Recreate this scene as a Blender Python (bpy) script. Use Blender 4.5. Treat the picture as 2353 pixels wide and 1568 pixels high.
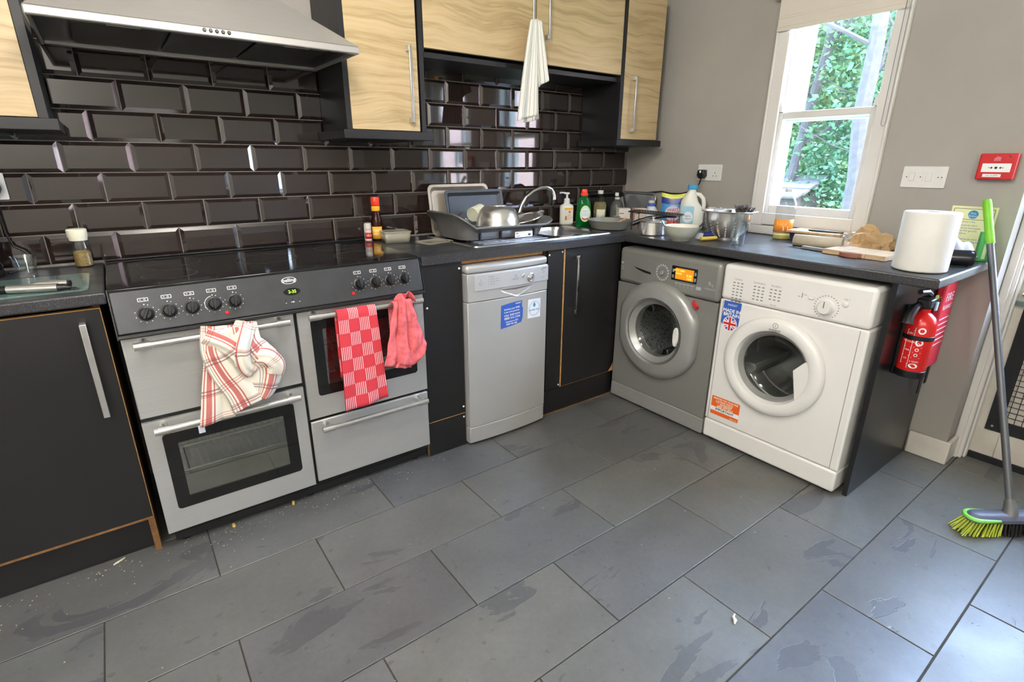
import bpy, bmesh, math, random
from mathutils import Vector, Matrix
random.seed(7)
PI = math.pi
S = bpy.context.scene
for _o in list(bpy.data.objects): bpy.data.objects.remove(_o)

# ------------------------------------------------------------------ camera
CAMP = Vector((0.1083, -2.4506, 1.2619))
YAW, PITCH, ROLL, FPX = 0.6397, 0.33, 0.0041, 1204.7
_f = Vector((math.sin(YAW)*math.cos(PITCH), math.cos(YAW)*math.cos(PITCH), -math.sin(PITCH)))
_r = Vector((math.cos(YAW), -math.sin(YAW), 0)); _u = _r.cross(_f)
_r2 = math.cos(ROLL)*_r + math.sin(ROLL)*_u; _u2 = -math.sin(ROLL)*_r + math.cos(ROLL)*_u
cam = bpy.data.cameras.new('camera'); camo = bpy.data.objects.new('camera', cam)
S.collection.objects.link(camo)
camo.matrix_world = Matrix(((_r2.x, _u2.x, -_f.x, CAMP.x), (_r2.y, _u2.y, -_f.y, CAMP.y), (_r2.z, _u2.z, -_f.z, CAMP.z), (0, 0, 0, 1)))
cam.sensor_width = 36.0; cam.lens = FPX/2353*36.0; cam.clip_start = 0.02; cam.clip_end = 200
S.camera = camo

# ------------------------------------------------------------------ world, lamps, exposure
W = bpy.data.worlds.new('overcast_sky'); S.world = W; W.use_nodes = True
wn = W.node_tree; wn.nodes.clear()
wo = wn.nodes.new('ShaderNodeOutputWorld'); wb = wn.nodes.new('ShaderNodeBackground')
sky = wn.nodes.new('ShaderNodeTexSky'); sky.sky_type = 'NISHITA'; sky.sun_disc = False
sky.sun_elevation = math.radians(48); sky.sun_rotation = math.radians(200); sky.air_density = 1.2; sky.dust_density = 3.0
mixw = wn.nodes.new('ShaderNodeMixRGB'); mixw.inputs[0].default_value = 0.55; mixw.inputs[2].default_value = (0.47, 0.64, 0.96, 1)
skym = wn.nodes.new('ShaderNodeMixRGB'); skym.blend_type = 'MULTIPLY'; skym.inputs[0].default_value = 1; skym.inputs[2].default_value = (0.12, 0.12, 0.12, 1)
wn.links.new(sky.outputs[0], skym.inputs[1]); wn.links.new(skym.outputs[0], mixw.inputs[1])
wn.links.new(mixw.outputs[0], wb.inputs[0]); wb.inputs[1].default_value = 30.0
wn.links.new(wb.outputs[0], wo.inputs[0])

# the room's ceiling globes: (x, y, height of centre, radius); their glow is in the globe builder below
LAMPS = [(0.45, -1.6, 2.2, .19), (-1.0, -2.8, 2.2, .19), (-0.6, -3.9, 2.2, .19)]
LAMP_GLOW = 19.0

S.view_settings.view_transform = 'Standard'; S.view_settings.look = 'None'
S.view_settings.exposure = 1.24; S.view_settings.gamma = 1.0
S.view_settings.use_curve_mapping = False

# ------------------------------------------------------------------ mesh helpers
def wm(o):
    m = o.matrix_basis.copy()
    if o.parent: m = wm(o.parent) @ o.matrix_parent_inverse @ m
    return m
class Frame:
    """maps (u, v, n) on a face to the world"""
    def __init__(s, O, U, V):
        s.O = Vector(O); s.U = Vector(U).normalized(); s.V = Vector(V).normalized(); s.N = s.U.cross(s.V)
    def __call__(s, p): return s.O + s.U*p[0] + s.V*p[1] + s.N*p[2]
class G:
    def __init__(s, T=None):
        s.v = []; s.f = []; s.m = []; s.uv = {}; s.T = T
    def a(s, p):
        s.v.append(tuple(s.T(p)) if s.T else tuple(p)); return len(s.v)-1
    def face(s, ids, mi=0): s.f.append(tuple(ids)); s.m.append(mi)
    def box(s, x0, x1, y0, y1, z0, z1, mi=0):
        i = [s.a((x, y, z)) for z in (z0, z1) for (x, y) in ((x0, y0), (x1, y0), (x1, y1), (x0, y1))]
        for q in ((0, 3, 2, 1), (4, 5, 6, 7), (0, 1, 5, 4), (1, 2, 6, 5), (2, 3, 7, 6), (3, 0, 4, 7)): s.face([i[k] for k in q], mi)
        return s
    def poly(s, pts, n0, n1, mi=0, mi_side=None):
        """extruded polygon in (u,v), third axis n0..n1"""
        k = len(pts)
        A = [s.a((p[0], p[1], n0)) for p in pts]; B = [s.a((p[0], p[1], n1)) for p in pts]
        s.face(A[::-1], mi); s.face(B, mi)
        for j in range(k): s.face((A[j], A[(j+1) % k], B[(j+1) % k], B[j]), mi if mi_side is None else mi_side)
        return s
    def sheet(s, pts, n, mi=0):
        s.face([s.a((p[0], p[1], n)) for p in pts], mi); return s
    def lathe(s, prof, n=28, c=(0, 0, 0), mi=0, a0=0, a1=2*PI, clip=None, sx=1, sy=1):
        """profile [(r, h)] turned about the third axis through c"""
        full = abs(a1-a0-2*PI) < 1e-6; cols = n if full else n+1
        R = []
        for (r, h) in prof:
            if r < 1e-7: R.append([s.a((c[0], c[1], c[2]+h))]*cols)
            else:
                row = []
                for j in range(cols):
                    t = a0+(a1-a0)*j/n; x, y = r*math.cos(t)*sx, r*math.sin(t)*sy
                    if clip: x, y = clip(x, y)
                    row.append(s.a((c[0]+x, c[1]+y, c[2]+h)))
                R.append(row)
        for k in range(len(prof)-1):
            for j in range(n):
                j2 = (j+1) % cols
                ids = [R[k][j], R[k][j2], R[k+1][j2], R[k+1][j]]
                u = []
                for q in ids:
                    if q not in u: u.append(q)
                if len(u) > 2: s.face(u, mi)
        return s
    def disc(s, u, v, r, n0, n1, n=20, mi=0):
        return s.lathe([(0, n0), (r, n0), (r, n1), (0, n1)], n, (u, v, 0), mi)
    def ring(s, u, v, r0, r1, n0, n1, n=28, mi=0):
        return s.lathe([(r0, n0), (r1, n0), (r1, n1), (r0, n1), (r0, n0)], n, (u, v, 0), mi)
    def cyl(s, p, q, r0, r1=None, n=12, mi=0, caps=True):
        return s.tube([p, q], [r0, r0 if r1 is None else r1], n, mi, caps)
    def tube(s, path, r, n=8, mi=0, caps=True):
        P = [Vector(p) for p in path]; k = len(P)
        rr = r if isinstance(r, (list, tuple)) else [r]*k
        rows = []; up = None
        for i in range(k):
            t = (P[min(i+1, k-1)]-P[max(i-1, 0)])
            t = t.normalized() if t.length > 1e-9 else Vector((0, 0, 1))
            if up is None:
                up = Vector((0, 0, 1)) if abs(t.z) < .9 else Vector((1, 0, 0))
            a = t.cross(up)
            if a.length < 1e-6: a = t.cross(Vector((0, 1, 0)))
            a.normalize(); b = a.cross(t); up = b
            rows.append([s.a(P[i]+(a*math.cos(2*PI*j/n)+b*math.sin(2*PI*j/n))*rr[i]) for j in range(n)])
        for i in range(k-1):
            for j in range(n): s.face((rows[i][j], rows[i][(j+1) % n], rows[i+1][(j+1) % n], rows[i+1][j]), mi)
        if caps: s.face(rows[0][::-1], mi); s.face(rows[-1], mi)
        return s
    def grid(s, fn, nu, nv, mi=0, uvfn=None):
        ids = [[s.a(fn(i/nu, j/nv)) for j in range(nv+1)] for i in range(nu+1)]
        for i in range(nu):
            for j in range(nv):
                s.face((ids[i][j], ids[i+1][j], ids[i+1][j+1], ids[i][j+1]), mi)
                uu = lambda a, b: (uvfn(a, b) if uvfn else (a, b))
                s.uv[len(s.f)-1] = [uu(i/nu, j/nv), uu((i+1)/nu, j/nv), uu((i+1)/nu, (j+1)/nv), uu(i/nu, (j+1)/nv)]
        return s
    def mesh(s, name, mats, smooth=35, fix=True):
        me = bpy.data.meshes.new(name); me.from_pydata(s.v, [], s.f)
        if not isinstance(mats, (list, tuple)): mats = [mats]
        for m in mats: me.materials.append(M(m) if isinstance(m, str) else m)
        me.polygons.foreach_set('material_index', s.m)
        if s.uv:
            L = me.uv_layers.new(name='uv')
            for pi, us in s.uv.items():
                for k, li in enumerate(me.polygons[pi].loop_indices): L.data[li].uv = us[k]
        if fix:
            b = bmesh.new(); b.from_mesh(me); bmesh.ops.recalc_face_normals(b, faces=b.faces); b.to_mesh(me); b.free()
        if smooth:
            me.polygons.foreach_set('use_smooth', [True]*len(me.polygons)); me.set_sharp_from_angle(angle=math.radians(smooth))
        me.update()
        return me
    def build(s, name, mats, parent=None, smooth=35, bev=0, seg=2, world=True, fix=True, solid=0, sub=0):
        o = bpy.data.objects.new(name, s.mesh(name, mats, smooth, fix)); S.collection.objects.link(o)
        if parent: par(o, parent, world)
        if solid:
            m = o.modifiers.new('thick', 'SOLIDIFY'); m.thickness = solid; m.offset = 0
        if sub:
            m = o.modifiers.new('sub', 'SUBSURF'); m.levels = sub; m.render_levels = sub
        if bev:
            m = o.modifiers.new('bevel', 'BEVEL'); m.width = bev; m.segments = seg; m.limit_method = 'ANGLE'; m.angle_limit = math.radians(40)
            if hasattr(m, 'harden_normals'): m.harden_normals = False
        return o
def par(o, p, world=True):
    o.parent = p
    if world: o.matrix_parent_inverse = wm(p).inverted()
def tag(o, label=None, cat=None, group=None, kind=None):
    if label: o['label'] = label
    if cat: o['category'] = cat
    if group: o['group'] = group
    if kind: o['kind'] = kind
    return o
def thing(name, label, cat, loc=(0, 0, 0), rotz=0, group=None, kind=None):
    o = bpy.data.objects.new(name, None); S.collection.objects.link(o); o.empty_display_size = .05
    o.location = loc; o.rotation_euler = (0, 0, rotz)
    return tag(o, label, cat, group, kind)
def struct(o): o['kind'] = 'structure'; return o
def bx(name, m, x0, x1, y0, y1, z0, z1, parent=None, bev=0, T=None, seg=2, world=True):
    return G(T).box(x0, x1, y0, y1, z0, z1).build(name, m, parent, bev=bev, seg=seg, world=world)
def dup(root, parent=None, **kw):
    c = root.copy(); S.collection.objects.link(c)
    if parent: c.parent = parent
    for ch in list(root.children): dup(ch, c)
    for k, v in kw.items(): setattr(c, k, v)
    return c
def rrect(u0, u1, v0, v1, r, n=4):
    P = []
    for (cx, cy, a) in ((u1-r, v1-r, 0), (u0+r, v1-r, PI/2), (u0+r, v0+r, PI), (u1-r, v0+r, 1.5*PI)):
        for k in range(n+1): P.append((cx+r*math.cos(a+PI/2*k/n), cy+r*math.sin(a+PI/2*k/n)))
    return P
def oval(u, v, ru, rv, n=24): return [(u+ru*math.cos(2*PI*k/n), v+rv*math.sin(2*PI*k/n)) for k in range(n)]
_tc = {}
def text_geo(s, size, ax='CENTER', ay='CENTER', spacing=1.0):
    k = (s, ax, ay, spacing)
    if k not in _tc:
        cu = bpy.data.curves.new('t', 'FONT'); cu.body = s; cu.size = 1; cu.align_x = ax; cu.align_y = ay; cu.resolution_u = 2; cu.space_character = spacing
        o = bpy.data.objects.new('t', cu); me = bpy.data.meshes.new_from_object(o)
        _tc[k] = ([tuple(v.co) for v in me.vertices], [tuple(p.vertices) for p in me.polygons])
        bpy.data.objects.remove(o); bpy.data.curves.remove(cu); bpy.data.meshes.remove(me)
    V, F = _tc[k]
    return [(v[0]*size, v[1]*size) for v in V], F
def text(g, s, u, v, size, n=0.0, mi=0, ax='CENTER', ay='CENTER', wscale=1.0, bold=0, rot=0, spacing=1.0):
    V, F = text_geo(s, size, ax, ay, spacing)
    c, sn = math.cos(rot), math.sin(rot)
    offs = [(0, 0)] if not bold else [(-bold, 0), (bold, 0), (0, bold), (0, -bold)]
    for q, (ox, oy) in enumerate(offs):
        ids = []
        for (a, b) in V:
            a = a*wscale+ox; b = b+oy
            ids.append(g.a((u+a*c-b*sn, v+a*sn+b*c, n+q*1e-5)))
        for f in F: g.face([ids[i] for i in f], mi)
    return g
def bend(T, r, c=(0, 0), a0=-PI/2):
    """(u, v, n): u = arc length around a vertical cylinder of radius r, v = height, n = out"""
    def fn(p):
        t = a0+p[0]/r; q = (c[0]+(r+p[2])*math.cos(t), c[1]+(r+p[2])*math.sin(t), p[1])
        return T(q) if T else q
    return fn

# ------------------------------------------------------------------ materials
_m = {}
def lin(c):
    if isinstance(c, str): c = [int(c[i:i+2], 16) for i in (0, 2, 4)]
    r = []
    for x in c[:3]:
        x = x/255; r.append(x/12.92 if x <= .04045 else ((x+.055)/1.055)**2.4)
    return (*r, 1)
def M(n): return _m[n]
class NT:
    def __init__(s, name):
        s.mat = bpy.data.materials.new(name); s.mat.use_nodes = True; s.t = s.mat.node_tree
        s.b = s.t.nodes['Principled BSDF']; s.out = s.t.nodes['Material Output']; _m[name] = s.mat
    def n(s, typ, **kw):
        x = s.t.nodes.new('ShaderNode'+typ)
        for k, v in kw.items():
            if k in x.inputs: x.inputs[k].default_value = v
            else: setattr(x, k, v)
        return x
    def l(s, a, b): s.t.links.new(a, b)
    def coord(s, scale=(1, 1, 1), out='Object', rand=0.0):
        c = s.n('TexCoord'); mp = s.n('Mapping'); mp.inputs['Scale'].default_value = scale
        if rand:
            oi = s.n('ObjectInfo'); vm = s.n('VectorMath', operation='SCALE'); cx = s.n('CombineXYZ')
            s.l(oi.outputs['Random'], cx.inputs[0]); s.l(oi.outputs['Random'], cx.inputs[1]); s.l(oi.outputs['Random'], cx.inputs[2])
            s.l(cx.outputs[0], vm.inputs[0]); vm.inputs['Scale'].default_value = rand
            ad = s.n('VectorMath', operation='ADD'); s.l(c.outputs[out], ad.inputs[0]); s.l(vm.outputs[0], ad.inputs[1]); s.l(ad.outputs[0], mp.inputs[0])
        else: s.l(c.outputs[out], mp.inputs[0])
        return mp.outputs[0]
    def noise(s, vec, scale, detail=3, rough=.5, dist=0):
        x = s.n('TexNoise'); x.inputs['Scale'].default_value = scale; x.inputs['Detail'].default_value = detail
        x.inputs['Roughness'].default_value = rough; x.inputs['Distortion'].default_value = dist
        if vec: s.l(vec, x.inputs['Vector'])
        return x.outputs['Fac']
    def ramp(s, fac, stops, interp='LINEAR'):
        x = s.n('ValToRGB'); e = x.color_ramp.elements; x.color_ramp.interpolation = interp
        while len(e) < len(stops): e.new(.5)
        for k, (p, c) in enumerate(stops):
            e[k].position = p; e[k].color = c if len(c) == 4 and not isinstance(c, str) else lin(c)
        s.l(fac, x.inputs[0]); return x.outputs[0]
    def mix(s, fac, a, b, blend='MIX'):
        x = s.n('MixRGB', blend_type=blend)
        for i, q in ((0, fac), (1, a), (2, b)):
            if hasattr(q, 'is_linked'): s.l(q, x.inputs[i])
            elif i == 0: x.inputs[0].default_value = q
            else: x.inputs[i].default_value = q if len(q) == 4 and not isinstance(q, str) else lin(q)
        return x.outputs[0]
    def math(s, op, a, b=0.0, c=None):
        x = s.n('Math', operation=op)
        for i, q in enumerate((a, b)):
            if hasattr(q, 'is_linked'): s.l(q, x.inputs[i])
            else: x.inputs[i].default_value = q
        return x.outputs[0]
    def bump(s, h, strength=.2, dist=.002):
        x = s.n('Bump'); x.inputs['Strength'].default_value = strength; x.inputs['Distance'].default_value = dist
        s.l(h, x.inputs['Height']); s.l(x.outputs[0], s.b.inputs['Normal']); return x
    def set(s, col=None, rough=None, metal=None, spec=None, **kw):
        B = s.b.inputs
        for k, q in (('Base Color', col), ('Roughness', rough), ('Metallic', metal), ('Specular IOR Level', spec)):
            if q is None: continue
            if hasattr(q, 'is_linked'): s.l(q, B[k])
            elif k == 'Base Color': B[k].default_value = lin(q)
            else: B[k].default_value = q
        for k, q in kw.items(): B[k.replace('_', ' ')].default_value = q
        return s
def plain(name, col, rough=.5, metal=0, spec=.5, var=0.06, nscale=18, bump=0, bscale=60, **kw):
    t = NT(name); v = t.coord()
    c = lin(col); n = t.noise(v, nscale, 4)
    lo = tuple(x*(1-var) for x in c[:3])+(1,); hi = tuple(min(1, x*(1+var)) for x in c[:3])+(1,)
    t.set(t.ramp(n, [(.3, lo), (.7, hi)]), None, metal, spec, **kw)
    t.set(rough=rough)
    if bump: t.bump(t.noise(v, bscale, 4), bump)
    return t
plain('paint_wall', (160, 155, 147), .62, spec=.3, var=.05, nscale=3, bump=.05, bscale=90)
plain('ceiling_white', (225, 222, 214), .8, var=.02, nscale=2)
plain('white_gloss', (214, 210, 204), .3, var=.03, nscale=6)
plain('white_dirty', (196, 189, 176), .5, var=.12, nscale=9)
plain('baseboard_white', (206, 200, 188), .4, var=.08, nscale=10)
plain('black_laminate', (27, 26, 27), .42, spec=.45, var=.12, nscale=5)
plain('black_plastic', (18, 18, 19), .4)
plain('black_satin', (24, 24, 25), .3)
plain('dark_grey_plastic', (98, 97, 95), .38, var=.05)
plain('raw_board', (176, 132, 76), .75, var=.2, nscale=60)
plain('raw_board_dirty', (122, 86, 48), .8, var=.3, nscale=40)
plain('white_enamel', (219, 217, 212), .24, var=.015, nscale=5)
plain('white_plastic', (215, 213, 208), .35, var=.03)
plain('grey_enamel', (130, 129, 124), .3, metal=.25, var=.03, nscale=6)
plain('grey_enamel_light', (150, 150, 146), .28, metal=.3, var=.03)
plain('silver_paint', (190, 190, 188), .3, metal=.45, var=.02, nscale=7)
plain('silver_light', (190, 190, 192), .32, metal=.3, var=.02)
plain('dial_silver', (205, 205, 205), .2, metal=.8)
plain('fascia_grey', (74, 75, 77), .36, metal=.55, var=.08, nscale=20)
plain('chrome', (215, 215, 215), .09, metal=1, var=.02)
plain('chrome_dull', (200, 199, 196), .26, metal=.85, var=.06, nscale=50)
plain('steel_mirror', (222, 218, 211), .22, metal=.85, var=.04, nscale=12)
plain('steel_dark', (95, 95, 92), .3, metal=1, var=.1)
plain('grey_pan', (150, 149, 140), .36, metal=.45, var=.06)
plain('tray_champagne', (178, 168, 152), .42, metal=.55, var=.08)
plain('tray_dark', (70, 73, 78), .42, metal=.35, var=.05)
plain('tray_grey', (150, 152, 155), .35, metal=.7, var=.05)
plain('tray_black', (22, 22, 22), .35, var=.1)
plain('rubber', (14, 14, 15), .7)
plain('red_plastic', (196, 30, 34), .28, var=.04)
plain('red_paint', (205, 34, 32), .22, var=.05)
plain('red_pouch', (208, 44, 62), .45, var=.08)
plain('red_cap', (224, 62, 36), .35)
plain('print_white', (232, 230, 226), .5, var=.02)
plain('print_grey', (120, 120, 122), .5, var=.02)
plain('print_dark', (60, 60, 62), .5, var=.02)
plain('print_black', (20, 20, 20), .5, var=.02)
plain('print_red', (200, 40, 40), .5, var=.02)
plain('print_blue', (40, 80, 160), .5, var=.02)
plain('sticker_blue', (52, 92, 178), .4, var=.04)
plain('sticker_orange', (228, 98, 32), .4, var=.03)
plain('sticker_white', (226, 228, 230), .4, var=.02)
plain('print_cyan', (60, 140, 190), .5, var=.02)
plain('cream_paper', (226, 228, 176), .55, var=.03)
plain('label_yellow', (238, 178, 48), .45, var=.06)
plain('label_orange', (240, 150, 50), .45, var=.08)
plain('label_cream', (226, 224, 200), .5, var=.04)
plain('label_green', (196, 216, 160), .5, var=.05)
plain('label_lightblue', (150, 196, 216), .45, var=.05)
plain('cap_blue', (74, 104, 204), .4)
plain('cap_lightblue', (72, 166, 220), .4)
plain('milk_white', (214, 220, 230), .4, var=.02)
plain('jug_white', (224, 222, 210), .38, var=.02)
plain('bag_navy', (34, 52, 140), .3, var=.15)
plain('bag_blue', (64, 140, 196), .3, var=.2)
plain('bag_yellow', (214, 216, 46), .35)
plain('bag_red', (214, 84, 70), .35)
plain('carton_white', (226, 218, 208), .5, var=.03)
plain('carton_pink', (224, 200, 184), .5, var=.04)
plain('ceramic_grey', (158, 160, 148), .3, var=.03)
plain('ceramic_cream', (226, 216, 200), .25, var=.02)
plain('navy_card', (40, 38, 66), .5, var=.1)
plain('cardboard', (186, 174, 152), .75, var=.05, nscale=40)
plain('cardboard_in', (150, 136, 112), .8)
plain('paper_brown', (186, 150, 104), .6, var=.12, nscale=25)
plain('film_clear', (210, 205, 195), .2, Transmission_Weight=.6)
plain('paper_white', (212, 210, 204), .85, var=.02, bump=.25, bscale=300)
plain('bag_black', (24, 25, 32), .25, var=.1)
plain('cloth_white_blue', (196, 198, 212), .6)
plain('green_box', (60, 160, 80), .5, var=.06)
plain('lime', (124, 196, 44), .4)
plain('lime_pale', (130, 212, 90), .4)
plain('bristle_lime', (176, 192, 60), .6, var=.2)
plain('bristle_black', (26, 26, 28), .6)
plain('broom_grey', (96, 98, 100), .38, metal=.4, var=.04)
plain('broom_head', (92, 94, 112), .45)
plain('yellow_plastic', (206, 176, 72), .4)
plain('blue_dark', (30, 40, 110), .4)
plain('pink_plastic', (210, 110, 120), .4)
plain('food_crumb', (200, 190, 164), .8)
plain('pasta', (206, 176, 90), .6)
plain('scrubber_brown', (72, 58, 50), .6, var=.4, nscale=120)
plain('peppercorn', (140, 116, 62), .6, var=.4, nscale=200)
plain('oven_cavity', (176, 178, 160), .4, var=.1)
plain('oven_dark', (20, 20, 20), .5)
plain('wire_chrome', (205, 200, 190), .25, metal=1)
plain('black_glass', (20, 20, 20), .05, var=.02)
plain('hob_glass', (18, 18, 19), .09, var=.1)
plain('hob_ring', (52, 52, 52), .3)
plain('bark', (33, 31, 31), .9, var=.35, nscale=14, bump=.6, bscale=20)
plain('shed_felt', (52, 52, 53), .9, var=.1)
plain('shed_wood', (48, 44, 44), .9, var=.2)
plain('lawn', (96, 120, 70), .9, var=.3, nscale=3)
plain('brick_pink', (196, 128, 116), .85, var=.2, nscale=8)
plain('mortar', (190, 182, 172), .9)
plain('cable_black', (16, 16, 16), .45)
plain('bulb_orange_dim', (60, 34, 6), .4)

def emis(name, col, st):
    t = NT(name); t.set((10, 10, 10), .4); t.b.inputs['Emission Color'].default_value = lin(col); t.b.inputs['Emission Strength'].default_value = st
emis('led_green', (160, 235, 40), 1.1); emis('lcd_orange', (232, 140, 20), .55); emis('lcd_amber_text', (255, 214, 90), .9)
emis('lamp_globe', (255, 251, 248), LAMP_GLOW); emis('lime_gauge_glow', (150, 190, 60), .35)  # extinguisher gauge is given a faint glow, with no lamp in it

# tiles: glossy dark brown glaze, a slightly wavy surface
t = NT('tile_brown'); v = t.coord((1, 1, 1), rand=9.0); w = t.coord((1, 1, 1), rand=9.0)
t.b.inputs['IOR'].default_value = 1.6
t.set(t.ramp(t.noise(v, 9, 2), [(.3, (36, 27, 25)), (.7, (44, 34, 31))]), .045, 0, .6)
t.bump(t.noise(w, 5.5, 1), .07, .004)
plain('grout_grey', (122, 116, 110), .8, var=.15, nscale=40)
plain('grout_floor', (70, 66, 58), .85, var=.3, nscale=30)

# slate: each slab its own tone, cleft layers and scuffs
t = NT('slate'); v = t.coord((1, 1, 1), rand=13.0)
oi = t.n('ObjectInfo')
base = t.ramp(oi.outputs['Random'], [(0, (130, 131, 130)), (.3, (138, 138, 132)), (.55, (122, 122, 122)), (.75, (140, 139, 132)), (1, (118, 120, 124))])
cloud = t.ramp(t.noise(v, 4.0, 6, .62), [(.3, (92, 92, 92)), (.7, (142, 142, 142))])
c1 = t.mix(.6, base, cloud, 'OVERLAY')
va = t.coord((1.0, 2.6, 1.0), rand=13.0)
flake = t.noise(va, 2.1, 5, .58, .9)
mask = t.ramp(flake, [(.605, (0, 0, 0, 1)), (.612, (1, 1, 1, 1))])
c2 = t.mix(t.math('MULTIPLY', mask, .6), c1, (78, 78, 82))
fine = t.ramp(t.noise(v, 60, 5, .7), [(.35, (104, 104, 104)), (.65, (150, 150, 150))])
c3 = t.mix(.35, c2, fine, 'OVERLAY')
spots = t.ramp(t.noise(v, 30, 2, .4), [(.69, (0, 0, 0, 1)), (.73, (1, 1, 1, 1))])
c4 = t.mix(t.math('MULTIPLY', spots, .45), c3, (58, 58, 58))
t.set(c4, t.ramp(t.noise(v, 6, 4), [(.3, (.36, .36, .36, 1)), (.7, (.46, .46, .46, 1))]), 0, .75)
hh = t.math('ADD', t.math('MULTIPLY', mask, -.5), t.math('MULTIPLY', t.noise(v, 18, 5, .6), .5))
t.bump(hh, .32, .0025)

# worktop: charcoal laminate with pale specks
t = NT('worktop'); v = t.coord()
sp = t.ramp(t.noise(v, 420, 2, .6), [(.5, (44, 44, 46)), (.62, (62, 62, 65)), (.7, (120, 118, 112))])
t.set(sp, t.ramp(t.noise(v, 9, 3), [(.3, (.28, .28, .28, 1)), (.7, (.42, .42, .42, 1))]), 0, .5)

# pale oak-look laminate with long horizontal grain
t = NT('oak_laminate'); v = t.coord((1.0, 1.0, 1.0), rand=6.0)
warp = t.n('VectorMath', operation='ADD'); nz = t.n('TexNoise'); nz.inputs['Scale'].default_value = 2.2; nz.inputs['Detail'].default_value = 2; t.l(v, nz.inputs['Vector'])
sc = t.n('VectorMath', operation='MULTIPLY'); t.l(nz.outputs['Color'], sc.inputs[0]); sc.inputs[1].default_value = (0, 0, .16)
t.l(v, warp.inputs[0]); t.l(sc.outputs[0], warp.inputs[1])
mp = t.n('Mapping'); mp.inputs['Scale'].default_value = (1.3, 1.3, 26); t.l(warp.outputs[0], mp.inputs[0])
g1 = t.noise(mp.outputs[0], 1.6, 5, .6, .35)
mp2 = t.n('Mapping'); mp2.inputs['Scale'].default_value = (5, 5, 160); t.l(warp.outputs[0], mp2.inputs[0])
g2 = t.noise(mp2.outputs[0], 1.4, 3, .6)
cc = t.ramp(g1, [(.22, (206, 187, 148)), (.42, (200, 179, 137)), (.54, (193, 170, 126)), (.63, (178, 152, 110)), (.66, (192, 169, 124)), (.8, (206, 187, 148))])
c2 = t.mix(.3, cc, t.ramp(g2, [(.3, (110, 110, 110)), (.7, (150, 150, 150))]), 'OVERLAY')
t.set(c2, .36, 0, .45)

# brushed steel
def brushed(name, col, rough, axis, metal=1.0):
    t = NT(name); s = [90, 90, 90]; s[axis] = 1.5
    v = t.coord(tuple(s)); n = t.noise(v, 4, 3)
    c = lin(col)
    t.set(t.ramp(n, [(.2, tuple(x*.93 for x in c[:3])+(1,)), (.8, tuple(min(1, x*1.06) for x in c[:3])+(1,))]), None, metal, .5)
    t.set(rough=t.math('ADD', t.math('MULTIPLY', n, .12), rough-.06))
brushed('steel_hood', (182, 179, 174), .42, 0, .7)
brushed('steel_door', (184, 184, 181), .42, 0, .55)
brushed('steel_sink', (190, 190, 192), .24, 0)
brushed('steel_filter', (120, 120, 118), .4, 0)

def clear(name, tint=(1, 1, 1, 1), fres=1.0, rough=0.0, base=0.0, cap=1.0):
    """thin clear pane: lets light straight through, mirrors a little"""
    t = NT(name); t.t.nodes.remove(t.b)
    tr = t.n('BsdfTransparent'); tr.inputs[0].default_value = tint
    gl = t.n('BsdfGlossy'); gl.inputs['Roughness'].default_value = rough
    fr = t.n('Fresnel'); ge = t.n('NewGeometry'); t.l(t.math('SUBTRACT', 1.45, t.math('MULTIPLY', ge.outputs['Backfacing'], 1.45-1/1.45)), fr.inputs[0])
    mx = t.n('MixShader'); t.l(t.math('MINIMUM', t.math('ADD', t.math('MULTIPLY', fr.outputs[0], fres), base), cap), mx.inputs[0]); t.l(tr.outputs[0], mx.inputs[1]); t.l(gl.outputs[0], mx.inputs[2])
    t.l(mx.outputs[0], t.out.inputs[0])
clear('pane', (.97, .98, .98, 1))
clear('oven_glass', (.80, .82, .77, 1), 1.3, base=.22, cap=.6)
clear('porthole_glass', (.72, .74, .73, 1), 1.2)
clear('thin_plastic', (.9, .91, .91, 1), 1.4, .08, cap=.22)
plain('tub_plastic', (196, 192, 174), .22, var=.03, Transmission_Weight=.45)
clear('drink_glass', (.93, .95, .95, 1), 2.0, .02, cap=.3)
plain('board_glass', (112, 138, 132), .14, var=.04, Transmission_Weight=.35)
def liquid(name, col, rough=.05, w=.7):
    t = NT(name); t.set(col, rough, 0, .5); t.b.inputs['Transmission Weight'].default_value = w; t.b.inputs['IOR'].default_value = 1.3
liquid('green_liquid', (20, 150, 70)); liquid('pale_oil', (210, 200, 150)); liquid('sauce_brown', (50, 20, 10), .1, .2); liquid('yellow_rest', (222, 206, 120), .1, .5)
liquid('cloudy_grey', (130, 132, 126), .2, .5)

# pierced drum steel
t = NT('drum_steel'); v = t.coord(); vo = t.n('TexVoronoi'); vo.inputs['Scale'].default_value = 75; t.l(v, vo.inputs['Vector'])
t.set(t.ramp(vo.outputs['Distance'], [(.22, (40, 40, 40)), (.32, (190, 190, 186))]), .28, .8, .5)

# foliage
t = NT('leaf'); oi = t.n('ObjectInfo'); v = t.coord(); n = t.noise(v, 1.1, 3)
t.set(t.ramp(n, [(.25, (44, 70, 50)), (.5, (54, 84, 66)), (.62, (72, 90, 48)), (.8, (60, 90, 78))]), .6, 0, .3)
t.b.inputs['Subsurface Weight'].default_value = 0
tr = t.n('BsdfTranslucent'); tr.inputs[0].default_value = lin((76, 104, 62)); mx = t.n('MixShader'); mx.inputs[0].default_value = .4
t.l(t.b.outputs[0], mx.inputs[1]); t.l(tr.outputs[0], mx.inputs[2]); t.l(mx.outputs[0], t.out.inputs[0])

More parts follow.
